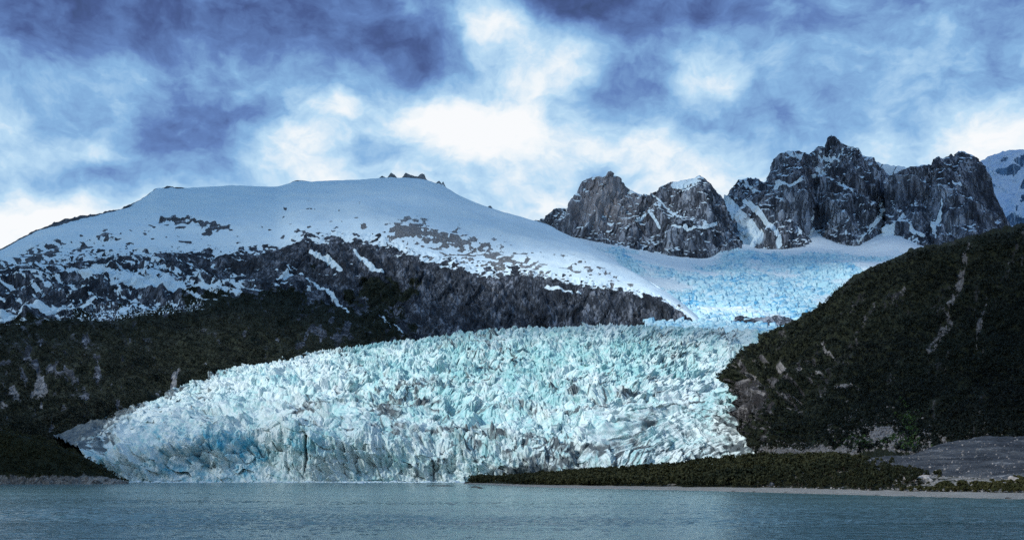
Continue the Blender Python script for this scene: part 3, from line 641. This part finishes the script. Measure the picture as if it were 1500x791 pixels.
    hol = ell(px, py, 285, 678, 45, 26) * 26 + ell(px, py, 375, 672, 50, 30) * 30 + ell(px, py, 560, 690, 50, 20) * 14 + ell(px, py, 660, 690, 40, 14) * 10 - ell(px, py, 455, 660, 26, 60) * 16 - ell(px, py, 330, 690, 18, 26) * 10
    diag = ridge2((x + z0 * 1.1) * .03, (x - z0) * .012, 4, 17., .55)
    col3 = ridge2(x * .22 + z0 * .08, z0 * .09, 3, 15.); f2w, cidw, oxw, ozw = worley(x * .055 + z0 * .035 + wx, z0 * .060 - x * .012 + wy, 61); qw = RND[cidw]
    slab = (qw[..., 0] - .5) * 7 + oxw * (qw[..., 1] - .5) * 32 + ozw * (qw[..., 2] - .3) * 24 - .6 * (1 - sst(f2w, 0, .15))
    f2v, cidv, oxv, ozv = worley(x * .14 - z0 * .05, z0 * .15 + x * .03, 67); qv = RND[cidv]; slab = slab + (qv[..., 0] - .5) * 2 + oxv * (qv[..., 1] - .5) * 7 + ozv * (qv[..., 2] - .3) * 5
    colw = np.clip(.25 + .9 * ell(px, py, 500, 670, 110, 80), 0, 1); dd = slab * 1.1 + (col - .45) * 20 * colw + (col2 - .45) * 9 * colw + (col3 - .45) * 1.2 - hol + (diag - .45) * 16 * (1 - ell(px, py, 455, 660, 60, 70))
    P[..., 1] -= dd * wall
    P[..., 2] += wall * (diag - .45) * 8 * sst(V, .1, .4)
    slot = seg(px, py, [(447,640),(449,670),(447,690)], [2.2, 3, 1.5]); P[..., 1] += slot * 30 * (V < 1.3)
    # colour of the ice itself
    n1 = fbm2(px * .010, py * .02, 4, 22.); n2 = fbm2(px * .05, py * .05, 4, 24.); nf = fbm2(px * .16, py * .12, 3, 25.)
    blue = .10 + .30 * n1 + .22 * n2 + .42 * ell(px, py, 320, 668, 140, 45) * (.7 + 1.2 * n2) + .34 * ell(px, py, 420, 540, 130, 28) + .22 * ell(px, py, 250, 620, 80, 30) + .16 * ell(px, py, 640, 690, 120, 20) + .18 * ell(px, py, 960, 660, 60, 20) + .15 * ell(px, py, 680, 555, 120, 30)
    blue += .20 * (V < 1.1) * (1 - sst(px, 420, 640)); blue -= .9 * ell(px, py, 415, 685, 22, 22) + .35 * ell(px, py, 350, 625, 80, 10) + .3 * ell(px, py, 560, 670, 30, 18)
    mint = .40 + .35 * n1 + .40 * n2 + .25 * ell(px, py, 780, 530, 300, 60) + .2 * ell(px, py, 700, 620, 250, 40)
    band = fbm2((px + 2.2 * py) * .012, (py - .12 * px) * .06, 4, 28.)
    dirt = .11 + .34 * band + .36 * nf - .30 * ell(px, py, 300, 670, 130, 40) + .30 * ell(px, py, 640, 640, 110, 20, -.08) + .24 * ell(px, py, 560, 655, 70, 40) + .55 * ell(px, py, 830, 680, 130, 26) + .34 * ell(px, py, 930, 640, 90, 20, .2) + .70 * ell(px, py, 130, 640, 90, 22, -.35)
    dirt += .45 * ell(px, py, 1090, 640, 60, 22, .7) + .35 * ell(px, py, 1068, 540, 18, 60) + .30 * ell(px, py, 640, 572, 50, 22) + .25 * ell(px, py, 500, 600, 160, 8) + .5 * ell(px, py, 760, 690, 60, 8) + .22 * seg(px, py, [(560, 615), (760, 600), (900, 610), (1080, 655)], [6, 5, 5, 5], 0, 8 * n2)
    ogive = fbm2(V * 5.5 + .5 * wx + ((px - 620) * .0016) ** 2 * 2, px * .0022, 5, 47., .6); dirt += .42 * sst(ogive, .12, .42) * sst(n2, -.5, .2) * top
    dirt += .5 * sst(fbm2(px * .02 + py * .02, py * .035, 4, 49.), .12, .45) * sst(px, 380, 560) * top * .7
    cr1 = 1 - np.abs(pn2(xr * .028 + wx * 1.2, yr * .022 + wy * 1.2, 41.)); cr2 = 1 - np.abs(pn2(xr * .07 + wx * 2, yr * .045 + wy * 2, 43.))
    dirt += (.46 * sst(cr1, .84, .98) + .40 * sst(cr2, .82, .98)) * sst(fbm2(px * .012, py * .02, 3, 45.), -.35, .3) + .25 * lng * sst(1 - fan, .55, .8)
    dirt = np.where(V < 1.15, dirt * (.30 + .60 * sst(px, 560, 660)), dirt)
    rim = 1 - sst(px - 80 + (py - 640) * .9, 0, 60); dirt += .4 * np.clip(rim, 0, 1)
    dirt += .35 * seg(px, py, [(80,640),(200,600),(330,550),(440,526)], [9,6,5,3], 0, 4 * n2)
    M = mk(blue, np.clip(dirt, 0, 1), mint)
    k = 131
    o = mesh_grid('glacier', P[k - 1:], M_ICE, M[k - 1:], smooth=False)
    tag(o, 'wide crevassed tidewater glacier of white and pale blue ice reaching the fjord', 'glacier')
    mesh_grid('ice_cliff', P[:k], M_ICE, M[:k], smooth=False, parent=o)
build_glacier()

# ------------------------------------------------------------------ dark forested hill (right)
def build_hill():
    crest = [(1066,556,1900),(1074,544,1890),(1086,530,1870),(1114,510,1840),(1150,487,1800),(1200,455,1750),(1230,428,1720),(1250,414,1700),(1280,399,1690),(1330,378,1670),(1380,366,1650),(1440,351,1630),(1500,337,1610),(1600,315,1600),(1900,290,1600)]
    ma = [(1067,572,1820),(1080,566,1790),(1110,550,1730),(1150,537,1660),(1250,500,1560),(1350,472,1480),(1500,450,1400),(1600,440,1400),(1900,430,1400)]
    mb = [(1074,596,1740),(1088,604,1700),(1110,606,1620),(1150,603,1510),(1250,588,1370),(1350,575,1260),(1500,562,1180),(1900,550,1150)]
    foot = [(1084,622,1680),(1104,648,1620),(1130,665,1500),(1170,668,1350),(1220,668,1220),(1280,664,1110),(1350,660,1040),(1500,655,980),(1900,650,960)]
    base = [(px, zpy(-16, Y), Y) for px, Y in [(1140,1560),(1146,1500),(1158,1420),(1185,1280),(1230,1150),(1285,1040),(1355,960),(1500,890),(1900,870)]]
    back = [(px, py + 10, Y + 250) for px, py, Y in crest]; back2 = [(px, zpy(-18, Y + 1200), Y + 1200) for px, py, Y in crest]
    P, V = loft([base, foot, mb, ma, crest, back, back2], 700, [10, 110, 130, 120, 12, 6])
    px, py = proj(P)
    fade = np.where(V < .9, .1, 1) * (1 - .6 * np.exp(-((V - 4) / .12) ** 2)) * (.55 + .9 * (1 - sst(px, 1060, 1260)))
    P, d1, d2 = rocky(P, V, 34, .010, 9, .05, fade, .5)
    x, y, z = P[..., 0], P[..., 1], P[..., 2]; lm = (1 - sst(px, 1062, 1130)) * (V < 4.1)
    P[..., 0] += lm * (46 * fbm2(z * .020, y * .006, 4, 14.) + 24 * fbm2(z * .07, y * .03, 3, 15.))
    n1 = fbm2(px * .03, py * .04, 4, 3.); n2 = fbm2(px * .14, py * .12, 4, 5.); sl = fbm2((px - py) * .05, (px + py) * .02, 4, 8.)
    bare = sst(.55 * sl + .5 * n2 + .62 * ell(px, py, 1095, 590, 62, 60) + .18 * ell(px, py, 1180, 560, 60, 50) + .12 * ell(px, py, 1240, 480, 70, 40), .36, .52)
    gully = np.maximum(seg(px, py, [(1422,360),(1408,390),(1398,430),(1390,460),(1375,500),(1365,520)], [3,5,8,9,10,5], 5 * n2, 0), .9 * seg(px, py, [(1446,435),(1440,470),(1430,500)], [2,4,3], 3 * n2, 0)) * sst(n2 + .5 * n1, -.25, .1)
    ledges = 0
    for pts, w in [([(1150,548),(1210,545)],[1.5,2]), ([(1200,575),(1240,570),(1262,572)],[2,3,1.5]), ([(1205,508),(1212,520)],[5,4]), ([(1215,517),(1222,525)],[3,3]), ([(1148,535),(1140,540)],[3,3]), ([(1070,545),(1085,538)],[4,3]), ([(1090,565),(1110,555)],[2,2]), ([(1115,585),(1145,578)],[2,2]), ([(1325,595),(1330,610)],[2,1]), ([(1350,625),(1356,660)],[3,5])]:
        ledges = np.maximum(ledges, seg(px, py, pts, w, 5 * n2, 4 * n1))
    for k in range(16):
        ax = 1075 + 11 * (k % 8) + 6 * math.sin(k * 2.3); ay = 545 + 7.5 * k; ledges = np.maximum(ledges, .8 * seg(px, py, [(ax, ay), (ax + 16, ay - 5 + 6 * math.sin(k)), (ax + 30, ay - 8)], [1, 2, 1], 5 * n2, 5 * n1))
    ledges = ledges * sst(n2 + .5 * sl, -.15, .15)
    scree = np.maximum(ell(px, py, 1190, 664, 70, 9) * 1.3, ell(px, py, 1290, 636, 26, 12, -.5) * 1.3); scree = sst(scree + .5 * n2, .45, .7)
    scree = np.maximum(scree, sst(.9 * n2 + .6 * ell(px, py, 1330, 655, 120, 18), .45, .6))
    gl = sst(ridge2((px - 1300) * .020 + (py - 500) * .009 + .25 * n1, py * .0045, 3, 83.), .66, .86) * sst(n2, -.35, .1) * .55
    Vg = (1 - gl) * (1 - bare) * (1 - gully) * (1 - ledges) * (1 - scree)
    pale = np.clip(gully * .45 + ledges * .9 + scree * .7, 0, 1)
    o = mesh_grid('hill', P, M_HILL, mk(0 * Vg, Vg, .08 * bare, pale))
    tag(o, 'dark forested hillside with bare rock gullies rising beside the glacier', 'hill', kind='structure')
    return P, V, Vg, px, py
HILL = build_hill()

# ------------------------------------------------------------------ headland (left), moraine bank with beach and gravel fan (right)
def build_headland():
    crest = [(-320,606,1460),(-100,618,1460),(0,630,1460),(30,637,1460),(60,645,1462),(100,660,1465),(130,673,1470),(150,684,1475),(165,694,1480),(178,703,1485),(188,708,1490)]
    mid = [(-320,665,1420),(0,672,1420),(60,678,1422),(100,684,1430),(140,693,1440),(165,700,1450),(188,709,1465)]
    shore = [(px, zpy(1.3 if px < 90 else 2.2, Y), Y) for px, Y in [(-320,1385),(0,1385),(60,1388),(120,1400),(160,1420),(188,1450)]]
    base = [(px, zpy(-8, Y - 14), Y - 14) for px, py, Y in shore]
    back = [(px + 4, zpy(-8, Y + 260), Y + 260) for px, py, Y in crest]
    P, V = loft([base, shore, mid, crest, back], 420, [20, 60, 70, 20])
    px, py = proj(P)
    fade = np.where(V > 3, .2, 1) * (.4 + .6 * (1 - sst(V, 1.2, 2.2)))
    P, d1, d2 = rocky(P, V, 7, .03, 4.5, .10, fade, .7)
    n2 = fbm2(px * .12, py * .2, 4, 5.)
    Vg = sst(V + .25 * n2 - .55 * sst(px, 95, 160) * (1 - sst(V, 2.6, 3.0)), 1.25, 1.5)
    pale = (1 - Vg) * (.15 + .45 * sst(px, 80, 150)) * sst(n2, -.4, .2)
    o = mesh_grid('headland', P, M_BANK, mk(0 * Vg, Vg, .03 * (1 - Vg), pale))
    tag(o, 'low wooded headland with a bare rocky tip at the water', 'headland', kind='structure')
    return P, V, Vg, px, py
HEAD = build_headland()

def build_bank():
    sh = [(680,1420),(700,1378),(760,1135),(850,965),(1000,839),(1120,742),(1300,622),(1500,536),(1800,440)]
    r1 = [(px, zpy(.12, Y), Y) for px, Y in sh]; r0 = [(px, zpy(-5, Y - 25), Y - 25) for px, Y in sh]
    r2 = [(px, zpy(z, Y), Y) for px, Y, z in [(680,1450,.8),(700,1430,1.2),(760,1200,1.4),(850,1060,1.6),(1000,915,1.8),(1120,845,2),(1300,680,2),(1500,590,2.2),(1800,490,2.2)]]
    r3 = [(680,706,1460),(700,705,1455),(760,703,1290),(850,697,1200),(950,690,1120),(1000,686,1085),(1060,680,1050),(1100,677,1030),(1200,675,980),(1260,679,920),(1320,691,820),(1400,699,750),(1500,702,690),(1800,704,600)]
    r4 = [(px + 10, zpy(3, Y + 110), Y + 110) for px, py, Y in r3]
    r5 = [(680,zpy(-6,1640),1640),(900,zpy(-2,1640),1640),(1100,zpy(4,1640),1640),(1300,zpy(6,1400),1400),(1800,zpy(6,1300),1300)]
    P, V = loft([r0, r1, r2, r3, r4, r5], 800, [8, 40, 70, 30, 30])
    px, py = proj(P); x, y = P[..., 0], P[..., 1]
    bump = sst(V, 1.9, 2.3); P[..., 2] += bump * (2.4 * fbm2(x * .03, y * .03, 4, 2.) + .8 * fbm2(x * .15, y * .15, 3, 3.)) + .18 * fbm2(x * .03, y * .08, 4, 4.) * (V > .9)
    n2 = fbm2(x * .05, y * .05, 4, 5.)
    rocky_end = sst(px, 1280, 1360)
    Vg = sst(V + .15 * n2, 1.98, 2.08) * (1 - sst(n2 + .35 * rocky_end * sst(V, 2, 2.1), .22, .40))
    sand = (1 - sst(V + .06 * n2, 1.95, 2.08)); pale = np.maximum(sand * (.55 + .4 * n2), (1 - Vg) * .5)
    o = mesh_grid('shore', P, M_BANK, mk(0 * Vg, Vg, .5 * sand, np.clip(pale, 0, 1)))
    tag(o, 'low shore bank with a pale sandy beach along the fjord', 'shore', kind='structure')
    return P, V, Vg, px, py
BANK = build_bank()

def build_fan():
    t_ = [(1255,677,900),(1300,672,910),(1340,668,930),(1362,660,945),(1385,653,955),(1410,648,965),(1450,643,975),(1500,642,985),(1700,638,990)]
    b_ = [(1255,680,880),(1300,681,850),(1340,684,830),(1400,692,800),(1500,697,770),(1700,700,740)]
    m_ = [(1255,678,890),(1300,675,885),(1340,673,890),(1400,668,890),(1500,668,880),(1700,668,870)]
    s_ = [(px, py + 14, Y - 30) for px, py, Y in b_]; k_ = [(px, py + 16, Y + 60) for px, py, Y in t_]
    P, V = loft([s_, b_, m_, t_, k_], 360, [6, 50, 50, 8]); x, y = P[..., 0], P[..., 1]
    P[..., 2] += 3.2 * ridge2(x * .02 + y * .012, y * .05, 4, 3.) + 1.1 * fbm2(x * .2, y * .2, 3, 4.)
    m, t, b = new_mat('gravel'); p = pos(t)
    n = t.noise(t.map(p, (.35, .8, 1), rot=(0, 0, .3)), .07, 7, .7); n2 = t.noise(p, 1.2, 4, .7)
    c = t.ramp(n, [(.40, (.028, .032, .038)), (.53, (.06, .066, .074)), (.61, (.10, .105, .11)), (.68, (.34, .34, .34))])
    t.l.new(t.mix(t.smooth(n2, .62, .74), c, (.4, .4, .39)), b.inputs['Base Color'])
    t.l.new(t.bump(n2, .6, .6), b.inputs['Normal'])
    tag(mesh_grid('gravel_fan', P, m), 'grey gravel fan spread out below the dark hill behind the shore', 'gravel fan', kind='structure')
    return P
FAN = build_fan()

# ------------------------------------------------------------------ scatter helpers
rng = np.random.RandomState(5)
def leaf_cloud(n, w, h, lo, size, seed, lobes=5):
    """leaf-sized triangles through an uneven crown; unit: metres, base at 0"""
    r = np.random.RandomState(seed)
    lc = np.stack([r.normal(0, .30, lobes) * w, r.normal(0, .30, lobes) * w, lo + (h - lo) * (.25 + .6 * r.rand(lobes))], 1); lr = (.26 + .20 * r.rand(lobes)) * w
    lc[0] = (0, 0, lo + (h - lo) * .72)
    k = r.randint(0, lobes, n); d = r.normal(size=(n, 3)); d /= np.linalg.norm(d, axis=1)[:, None]
    c = lc[k] + d * (lr[k] * (.55 + .5 * r.rand(n)))[:, None] * np.array([1, 1, .85]); c[:, 2] = np.maximum(c[:, 2], .1 * h * r.rand(n))
    a = r.normal(size=(n, 3)); a /= np.linalg.norm(a, axis=1)[:, None]; b = np.cross(a, r.normal(size=(n, 3))); b /= np.linalg.norm(b, axis=1)[:, None]
    s = size * (.6 + .8 * r.rand(n))[:, None]
    V = np.stack([c - a * s, c + a * s * .6 + b * s * .8, c + a * s * .6 - b * s * .8], 1).reshape(-1, 3)
    return V, np.arange(3 * n).reshape(-1, 3)
def rock_proto(seed, sub=2, rough=.35):
    """an angular boulder: an icosphere cut by noise"""
    import bmesh
    bm = bmesh.new(); bmesh.ops.create_icosphere(bm, subdivisions=sub, radius=1)
    V = np.array([v.co[:] for v in bm.verts]); Fc = np.array([[v.index for v in f.verts] for f in bm.faces]); bm.free()
    n = fbm3(V[:, 0] * 1.1 + seed * 3.1, V[:, 1] * 1.1, V[:, 2] * 1.1, 3)
    V = V * (1 + rough * 1.6 * n)[:, None]
    r = np.random.RandomState(seed)
    for _ in range(5):
        d = r.normal(size=3); d /= np.linalg.norm(d); k = V @ d; lim = .55 + .25 * r.rand(); V = V - np.maximum(k - lim, 0)[:, None] * d * .9
    return V, Fc
def scatter(name, protos, Pp, scale, mat, zs=1.0, smooth=False):
    """many small copies joined in ONE object that nobody could count"""
    Vs, Fs, off = [], [], 0
    kk = rng.randint(0, len(protos), len(Pp)); an = rng.rand(len(Pp)) * 6.283
    for i, (V, Fc) in enumerate(protos):
        s = np.where(kk == i)[0]
        if not len(s): continue
        c, n = np.cos(an[s])[:, None], np.sin(an[s])[:, None]
        X = (V[None, :, 0] * c - V[None, :, 1] * n) * scale[s][:, None]; Y = (V[None, :, 0] * n + V[None, :, 1] * c) * scale[s][:, None]; Z = V[None, :, 2] * scale[s][:, None] * zs
        Q = np.stack([X, Y, Z], -1) + Pp[s][:, None, :]
        Vs.append(Q.reshape(-1, 3)); Fs.append((Fc[None] + (np.arange(len(s)) * len(V))[:, None, None] + off).reshape(-1, Fc.shape[1])); off += len(s) * len(V)
    return mesh_raw(name, np.concatenate(Vs), np.concatenate(Fs), mat, None, smooth)
def at(px, py, D):
    a, b = proj(D[0]); m = np.where(D[0][..., 1] < 5000, (a - px) ** 2 + (b - py) ** 2, 1e9); return D[0].reshape(-1, 3)[m.argmin()]
def pick(D, n, weight):
    """n points on a grid, chance by weight and by how much of the picture the spot covers"""
    P = D[0]; px, py = proj(P)
    area = np.abs(np.gradient(px, axis=1) * np.gradient(py, axis=0) - np.gradient(px, axis=0) * np.gradient(py, axis=1))
    w = np.maximum(weight, 0) * area; w = w.ravel() / w.sum()
    i = rng.choice(w.size, n, p=w)
    u = rng.rand(n)
    nv, nu = P.shape[:2]; a, b = np.minimum(i // nu, nv - 2), np.minimum(i % nu, nu - 2); v = rng.rand(n)
    q = P[a, b] * ((1-u)*(1-v))[:, None] + P[a, b+1] * (u*(1-v))[:, None] + P[a+1, b] * ((1-u)*v)[:, None] + P[a+1, b+1] * (u*v)[:, None]
    return q, px[a, b], py[a, b]

# woods on the far slopes: nobody could count them
sm = [leaf_cloud(16, 5.5, 7, .5, 1.25, s, 4) for s in range(8)]
P, V, Vg, px, py = HILL
infr = (px > 1000) & (px < 1620)
q, _, _ = pick(HILL, 26000, (Vg > .55) * infr * (V > .9) * (V < 4.05))
o = scatter('hill_forest', sm, q, .34 + .75 * rng.rand(len(q)) ** 2.5, M_FOREST); tag(o, 'dense dark woodland covering the steep hill beside the glacier', 'forest', kind='stuff')
P, V, Vg, S, px, py = DOME
q, _, _ = pick(DOME, 30000, (Vg > .55) * (S < .4) * (px > -120) * (px < 700) * (V > .5) * (V < 2.6))
o = scatter('mountain_forest', sm, q, .40 + .9 * rng.rand(len(q)) ** 2.5, M_FOREST); tag(o, 'dark woodland covering the lower slope of the snow dome', 'forest', kind='stuff')
P, V, Vg, px, py = HEAD
q, _, _ = pick(HEAD, 2200, (Vg > .5) * (px > -200) * (V > 1.1) * (V < 3.4))
o = scatter('headland_forest', sm, q, .45 + .45 * rng.rand(len(q)), M_LEAF); tag(o, 'low dark trees crowding over the wooded headland', 'forest', kind='stuff')

BOULDERS = [(1183, 697, 5.0, 3.2, M_STONE, 'big grey boulder showing through the green shore thicket'),
        (1335, 706, 5.5, 2.2, M_PALE, 'pale cream rock slab at the start of the rocky shore'), (1352, 707, 5.0, 2.4, M_PALE, 'broad whitish rock slab between low shrubs'),
        (1368, 705, 4.0, 2.6, M_PALE, 'pinkish white rock beside the broad whitish slab'), (1385, 706, 4.2, 1.8, M_PALE, 'flat pale rock in the middle of the rocky shore'), (1400, 703, 3.4, 2.2, M_PALE, 'rounded pale rock beyond the flat pale slab'),
        (1455, 707, 3.2, 2.6, M_PALE, 'upright pale boulder near the end of the shore'), (1468, 706, 2.6, 2.4, M_STONE, 'grey wedge boulder beside the upright pale boulder'), (1485, 708, 3.0, 2.8, M_PALE, 'split pale boulder at the picture edge of the shore'),
        (1108, 709, 3.4, 2.0, M_STONE, 'grey boulder at the foot of the thicket above the beach'), (1128, 712, 2.4, 1.5, M_STONE, 'small grey boulder just above the sandy beach')]
def clear_of_boulders(q):
    m = np.ones(len(q), bool)
    for bx, by, sx, sz, mt, lb in BOULDERS:
        p = at(bx, by, BANK); m &= ~((np.abs(q[:, 0] / q[:, 1] - p[0] / p[1]) * p[1] < sx * .85) & (q[:, 1] < p[1] + 3) & (q[:, 1] > p[1] - 16))
    return q[m]
# trees one can tell apart on the bank: trunk and crown each
def tree_proto(i, kind):
    w, h = (5.2, 6.2) if kind == 0 else (4.6, 3.0)
    cv, cf = leaf_cloud(230 if kind == 0 else 170, w * .62, h, h * .12, .52, 100 + i + 20 * kind, 8)
    crown = mesh_raw('crown', cv, cf, M_LEAF if kind == 0 else M_LEAF2, None, False)
    tv, tf = [], []
    r = np.random.RandomState(i)
    path = [(0, 0, -.6), (r.normal(0, .1), r.normal(0, .1), h * .3), (r.normal(0, .3), r.normal(0, .3), h * .75)]; rad = [.22, .16, .05]
    def tube(path, rad):
        o = len(tv)
        for (x, y, z), q in zip(path, rad):
            for k in range(6): tv.append((x + q * math.cos(k * 1.047), y + q * math.sin(k * 1.047), z))
        for a in range(len(path) - 1):
            for k in range(6): tf.append((o + a*6 + k, o + a*6 + (k+1) % 6, o + a*6 + 6 + (k+1) % 6, o + a*6 + 6 + k))
    tube(path, rad)
    for _ in range(4):
        a = r.rand() * 6.28; z = h * (.2 + .25 * r.rand()); tube([(0, 0, z), (math.cos(a) * w * .18, math.sin(a) * w * .18, z + h * .15), (math.cos(a) * w * .3, math.sin(a) * w * .3, z + h * .32)], [.09, .07, .03])
    trunk = mesh_raw('trunk', np.array(tv), np.array(tf), M_BARK, None, True)
    return trunk, crown
PROT = {0: [tree_proto(i, 0) for i in range(6)], 1: [tree_proto(i, 1) for i in range(4)]}
FRESH = {id(p[1]): True for k in PROT for p in PROT[k]}
def put_tree(kind, loc, s, rz, name, label, group, cat):
    e = bpy.data.objects.new(name, None); C.objects.link(e); e.location = loc; e.scale = (s, s, s * random.uniform(.9, 1.12)); e.rotation_euler = (0, 0, rz)
    tag(e, label, cat, group)
    tr, cr = PROT[kind][random.randrange(len(PROT[kind]))]
    for part in (tr, cr):
        c = part.copy(); C.objects.link(c); c.parent = e
P, V, Vg, px, py = BANK
hole = fbm2(P[..., 0] * .022, P[..., 1] * .03, 3, 81.)
q1, ax, ay = pick(BANK, 5000, (hole < .26) * (Vg > .45) * (V > 2.0) * (V < 3.1) * (px > 690) * (1 - sst(px, 1250, 1400)))
# keep them apart, nearest first
def thin(q, dist, n):
    keep = []
    for i in np.argsort(q[:, 1]):
        if all((q[i, 0] - q[j, 0]) ** 2 + (q[i, 1] - q[j, 1]) ** 2 > dist ** 2 for j in keep): keep.append(i)
        if len(keep) >= n: break
    return keep
q1 = clear_of_boulders(q1)
k1 = thin(q1, 4.3, 1300)
qs, _, _ = pick(BANK, 900, (V > 1.98) * (V < 3.3) * (px > 686) * (px < 900))
near = sorted(k1, key=lambda i: q1[i, 1])[:300]
for i in near:
    put_tree(0, q1[i] - (0, 0, .2), random.uniform(.5, 1.0) + .65 * random.random() ** 3, random.uniform(0, 6.28), 'beech_tree', 'low dark green beech tree in the thicket along the pale beach', 'beech trees in the shore thicket', 'tree')
nset = set(near); rest = np.concatenate([np.array([q1[i] for i in k1 if i not in nset]), qs])
big = [leaf_cloud(90, 3.4, 6, .6, .8, 300 + s, 6) for s in range(6)]
o = scatter('shore_thicket', big, rest, .85 + .75 * rng.rand(len(rest)), M_LEAF); tag(o, 'dark green thicket on the far part of the shore bank', 'thicket', kind='stuff')
q, _, _ = pick(BANK, 700, (V > 3.0) * (V < 4.9) * (px > 1120) * (px < 1330))
tag(scatter('bank_thicket', big, q, .5 + .6 * rng.rand(len(q)), M_LEAF), 'dark thicket on the flat ground behind the shore bank', 'thicket', kind='stuff')
q2, ax, ay = pick(BANK, 2600, (V > 1.98) * (V < 3.0) * (px > 1260) * (px < 1560) * (.25 + Vg))
q2 = clear_of_boulders(q2)
for i in thin(q2, 3.3, 230):
    put_tree(1, q2[i] - (0, 0, .2), random.uniform(.45, 1.15), random.uniform(0, 6.28), 'shrub', 'low olive green shrub among the pale boulders at the rocky shore end', 'shrubs at the rocky end of the shore', 'shrub')
for k in PROT:
    for a, b in PROT[k]:
        bpy.data.objects.remove(a); bpy.data.objects.remove(b)

# ------------------------------------------------------------------ boulders, rubble, reefs, ice
M_LEAF3 = leaf_material('fresh_leaf', (.020, .045, .012), (.055, .105, .030))
q, _, _ = pick(HILL, 420, (HILL[1] > .95) * (ell(HILL[3], HILL[4], 1332, 622, 16, 26) + .8 * ell(HILL[3], HILL[4], 1280, 652, 60, 10) + .3 * ell(HILL[3], HILL[4], 1130, 640, 40, 12)) ** 2)
tag(scatter('foot_shrubs', sm, q, .4 + .5 * rng.rand(len(q)), M_LEAF3), 'fresh green shrubs below the gullies at the foot of the dark hill', 'shrubs', kind='stuff')
rp = [rock_proto(s) for s in range(7)]
def ground_z(D, x, y):
    P = D[0]; d = (P[..., 0] - x) ** 2 + (P[..., 1] - y) ** 2; return P.reshape(-1, 3)[d.argmin()]
def boulder(name, p, s, mat, label, cat, group=None, k=0, sink=.3):
    V, Fc = rp[k % 7]; a = random.uniform(0, 6.28); c, n = math.cos(a), math.sin(a)
    Q = np.stack([(V[:, 0] * c - V[:, 1] * n) * s[0], (V[:, 0] * n + V[:, 1] * c) * s[1], V[:, 2] * s[2]], 1)
    o = mesh_raw(name, Q, Fc, mat, None, False); o.location = (p[0], p[1], p[2] + s[2] * (1 - 2 * sink)); return tag(o, label, cat, group)
q, _, _ = pick(HILL, 2600, (ell(HILL[3], HILL[4], 1190, 664, 75, 9) + .8 * ell(HILL[3], HILL[4], 1300, 640, 50, 22) + .4 * ell(HILL[3], HILL[4], 1420, 650, 90, 10) + .5 * ell(HILL[3], HILL[4], 1357, 645, 7, 22)) * (HILL[1] > .9) * (HILL[1] < 2))
tag(scatter('rubble', rp[:4], q, .5 + 1.7 * rng.rand(len(q)) ** 3, M_STONE), 'grey rubble strewn along the foot of the dark hill', 'rubble', kind='stuff')
q, _, _ = pick((FAN,), 2200, np.ones(FAN.shape[:2]))
tag(scatter('gravel_stones', rp[:4], q, .22 + .8 * rng.rand(len(q)) ** 6, M_STONE), 'grey stones lying over the gravel fan', 'stones', kind='stuff')
q, _, _ = pick(BANK, 1500, ((BANK[1] > 1.9) & (BANK[1] < 2.12)) * (BANK[3] > 1000) * sst(BANK[3], 1000, 1350) + ((BANK[1] > 2) & (BANK[1] < 3.1)) * sst(BANK[3], 1280, 1340) * .8)
tag(scatter('beach_stones', rp[:4], q, .22 + .9 * rng.rand(len(q)) ** 3, M_STONE), 'small grey stones lining the back of the beach', 'stones', kind='stuff')
for i, (bx, by, sx, sz, mt, lb) in enumerate(BOULDERS):
    p = at(bx, by, BANK); boulder('boulder', p, (sx * 1.25, sx * .8, sz * 1.45), mt, lb, 'boulder', 'boulders on the shore', i)
for i, (bx, Y, l, lb) in enumerate([(650, 1150, 9, 'long low dark reef rock awash in the fjord'), (637, 1160, 11, 'flat brown reef just breaking the water beside the long reef rock'), (697, 1040, 5, 'small dark rock in the water off the wooded spit'), (704, 960, 3.5, 'tiny dark rock awash nearest the wooded spit')]):
    boulder('reef_rock', ((bx - HX) / FP * Y, Y, 0), (l, 2.5, .9 if l < 8 else .8), M_WETROCK, lb, 'rock', 'rocks awash off the spit', i, .35)
for i in range(26):
    px = random.uniform(1050, 1480); k = random.random()
    Yw = np.interp(px, [1000, 1120, 1300, 1500], [839, 742, 622, 536]) + random.uniform(-1, 10)
    boulder('shore_rock', ((px - HX) / FP * Yw, Yw, .05), (random.uniform(.8, 2.4), .8, random.uniform(.25, .5)), M_WETROCK, 'small dark wet rock at the waterline of the pale beach', 'rock', 'wet rocks along the beach edge', i, .3)
for i in range(60):
    px = random.choice([random.uniform(180, 700), random.uniform(420, 690), random.uniform(180, 300)]); Yw = 1752 - abs(random.gauss(0, 1)) * 60 - 18 * (px > 600) - 25
    s = random.uniform(1.0, 2.2) if random.random() < .7 else random.uniform(2.2, 5)
    boulder('ice_floe', ((px - HX) / FP * Yw, Yw, -.1), (s * 1.5, s, s * .55), M_FLOE, 'small white ice floe drifting in front of the ice cliff', 'ice floe', 'ice floes at the glacier front', i, .38)


tq = rng.rand(1400); bx = np.where(tq < .5, 180 + 520 * rng.rand(1400), 420 + 280 * rng.rand(1400)); by = 1738 - np.abs(rng.normal(0, 16, 1400)) - 130 * (rng.rand(1400) < .12) * rng.rand(1400)
bq = np.stack([(bx - HX) / FP * by, by, np.full(1400, .05)], 1)
tag(scatter('brash_ice', rp[:5], bq, .5 + 2.6 * rng.rand(1400) ** 4, M_FLOE, .6), 'brash of small white ice bits floating along the foot of the ice cliff', 'ice', kind='stuff')
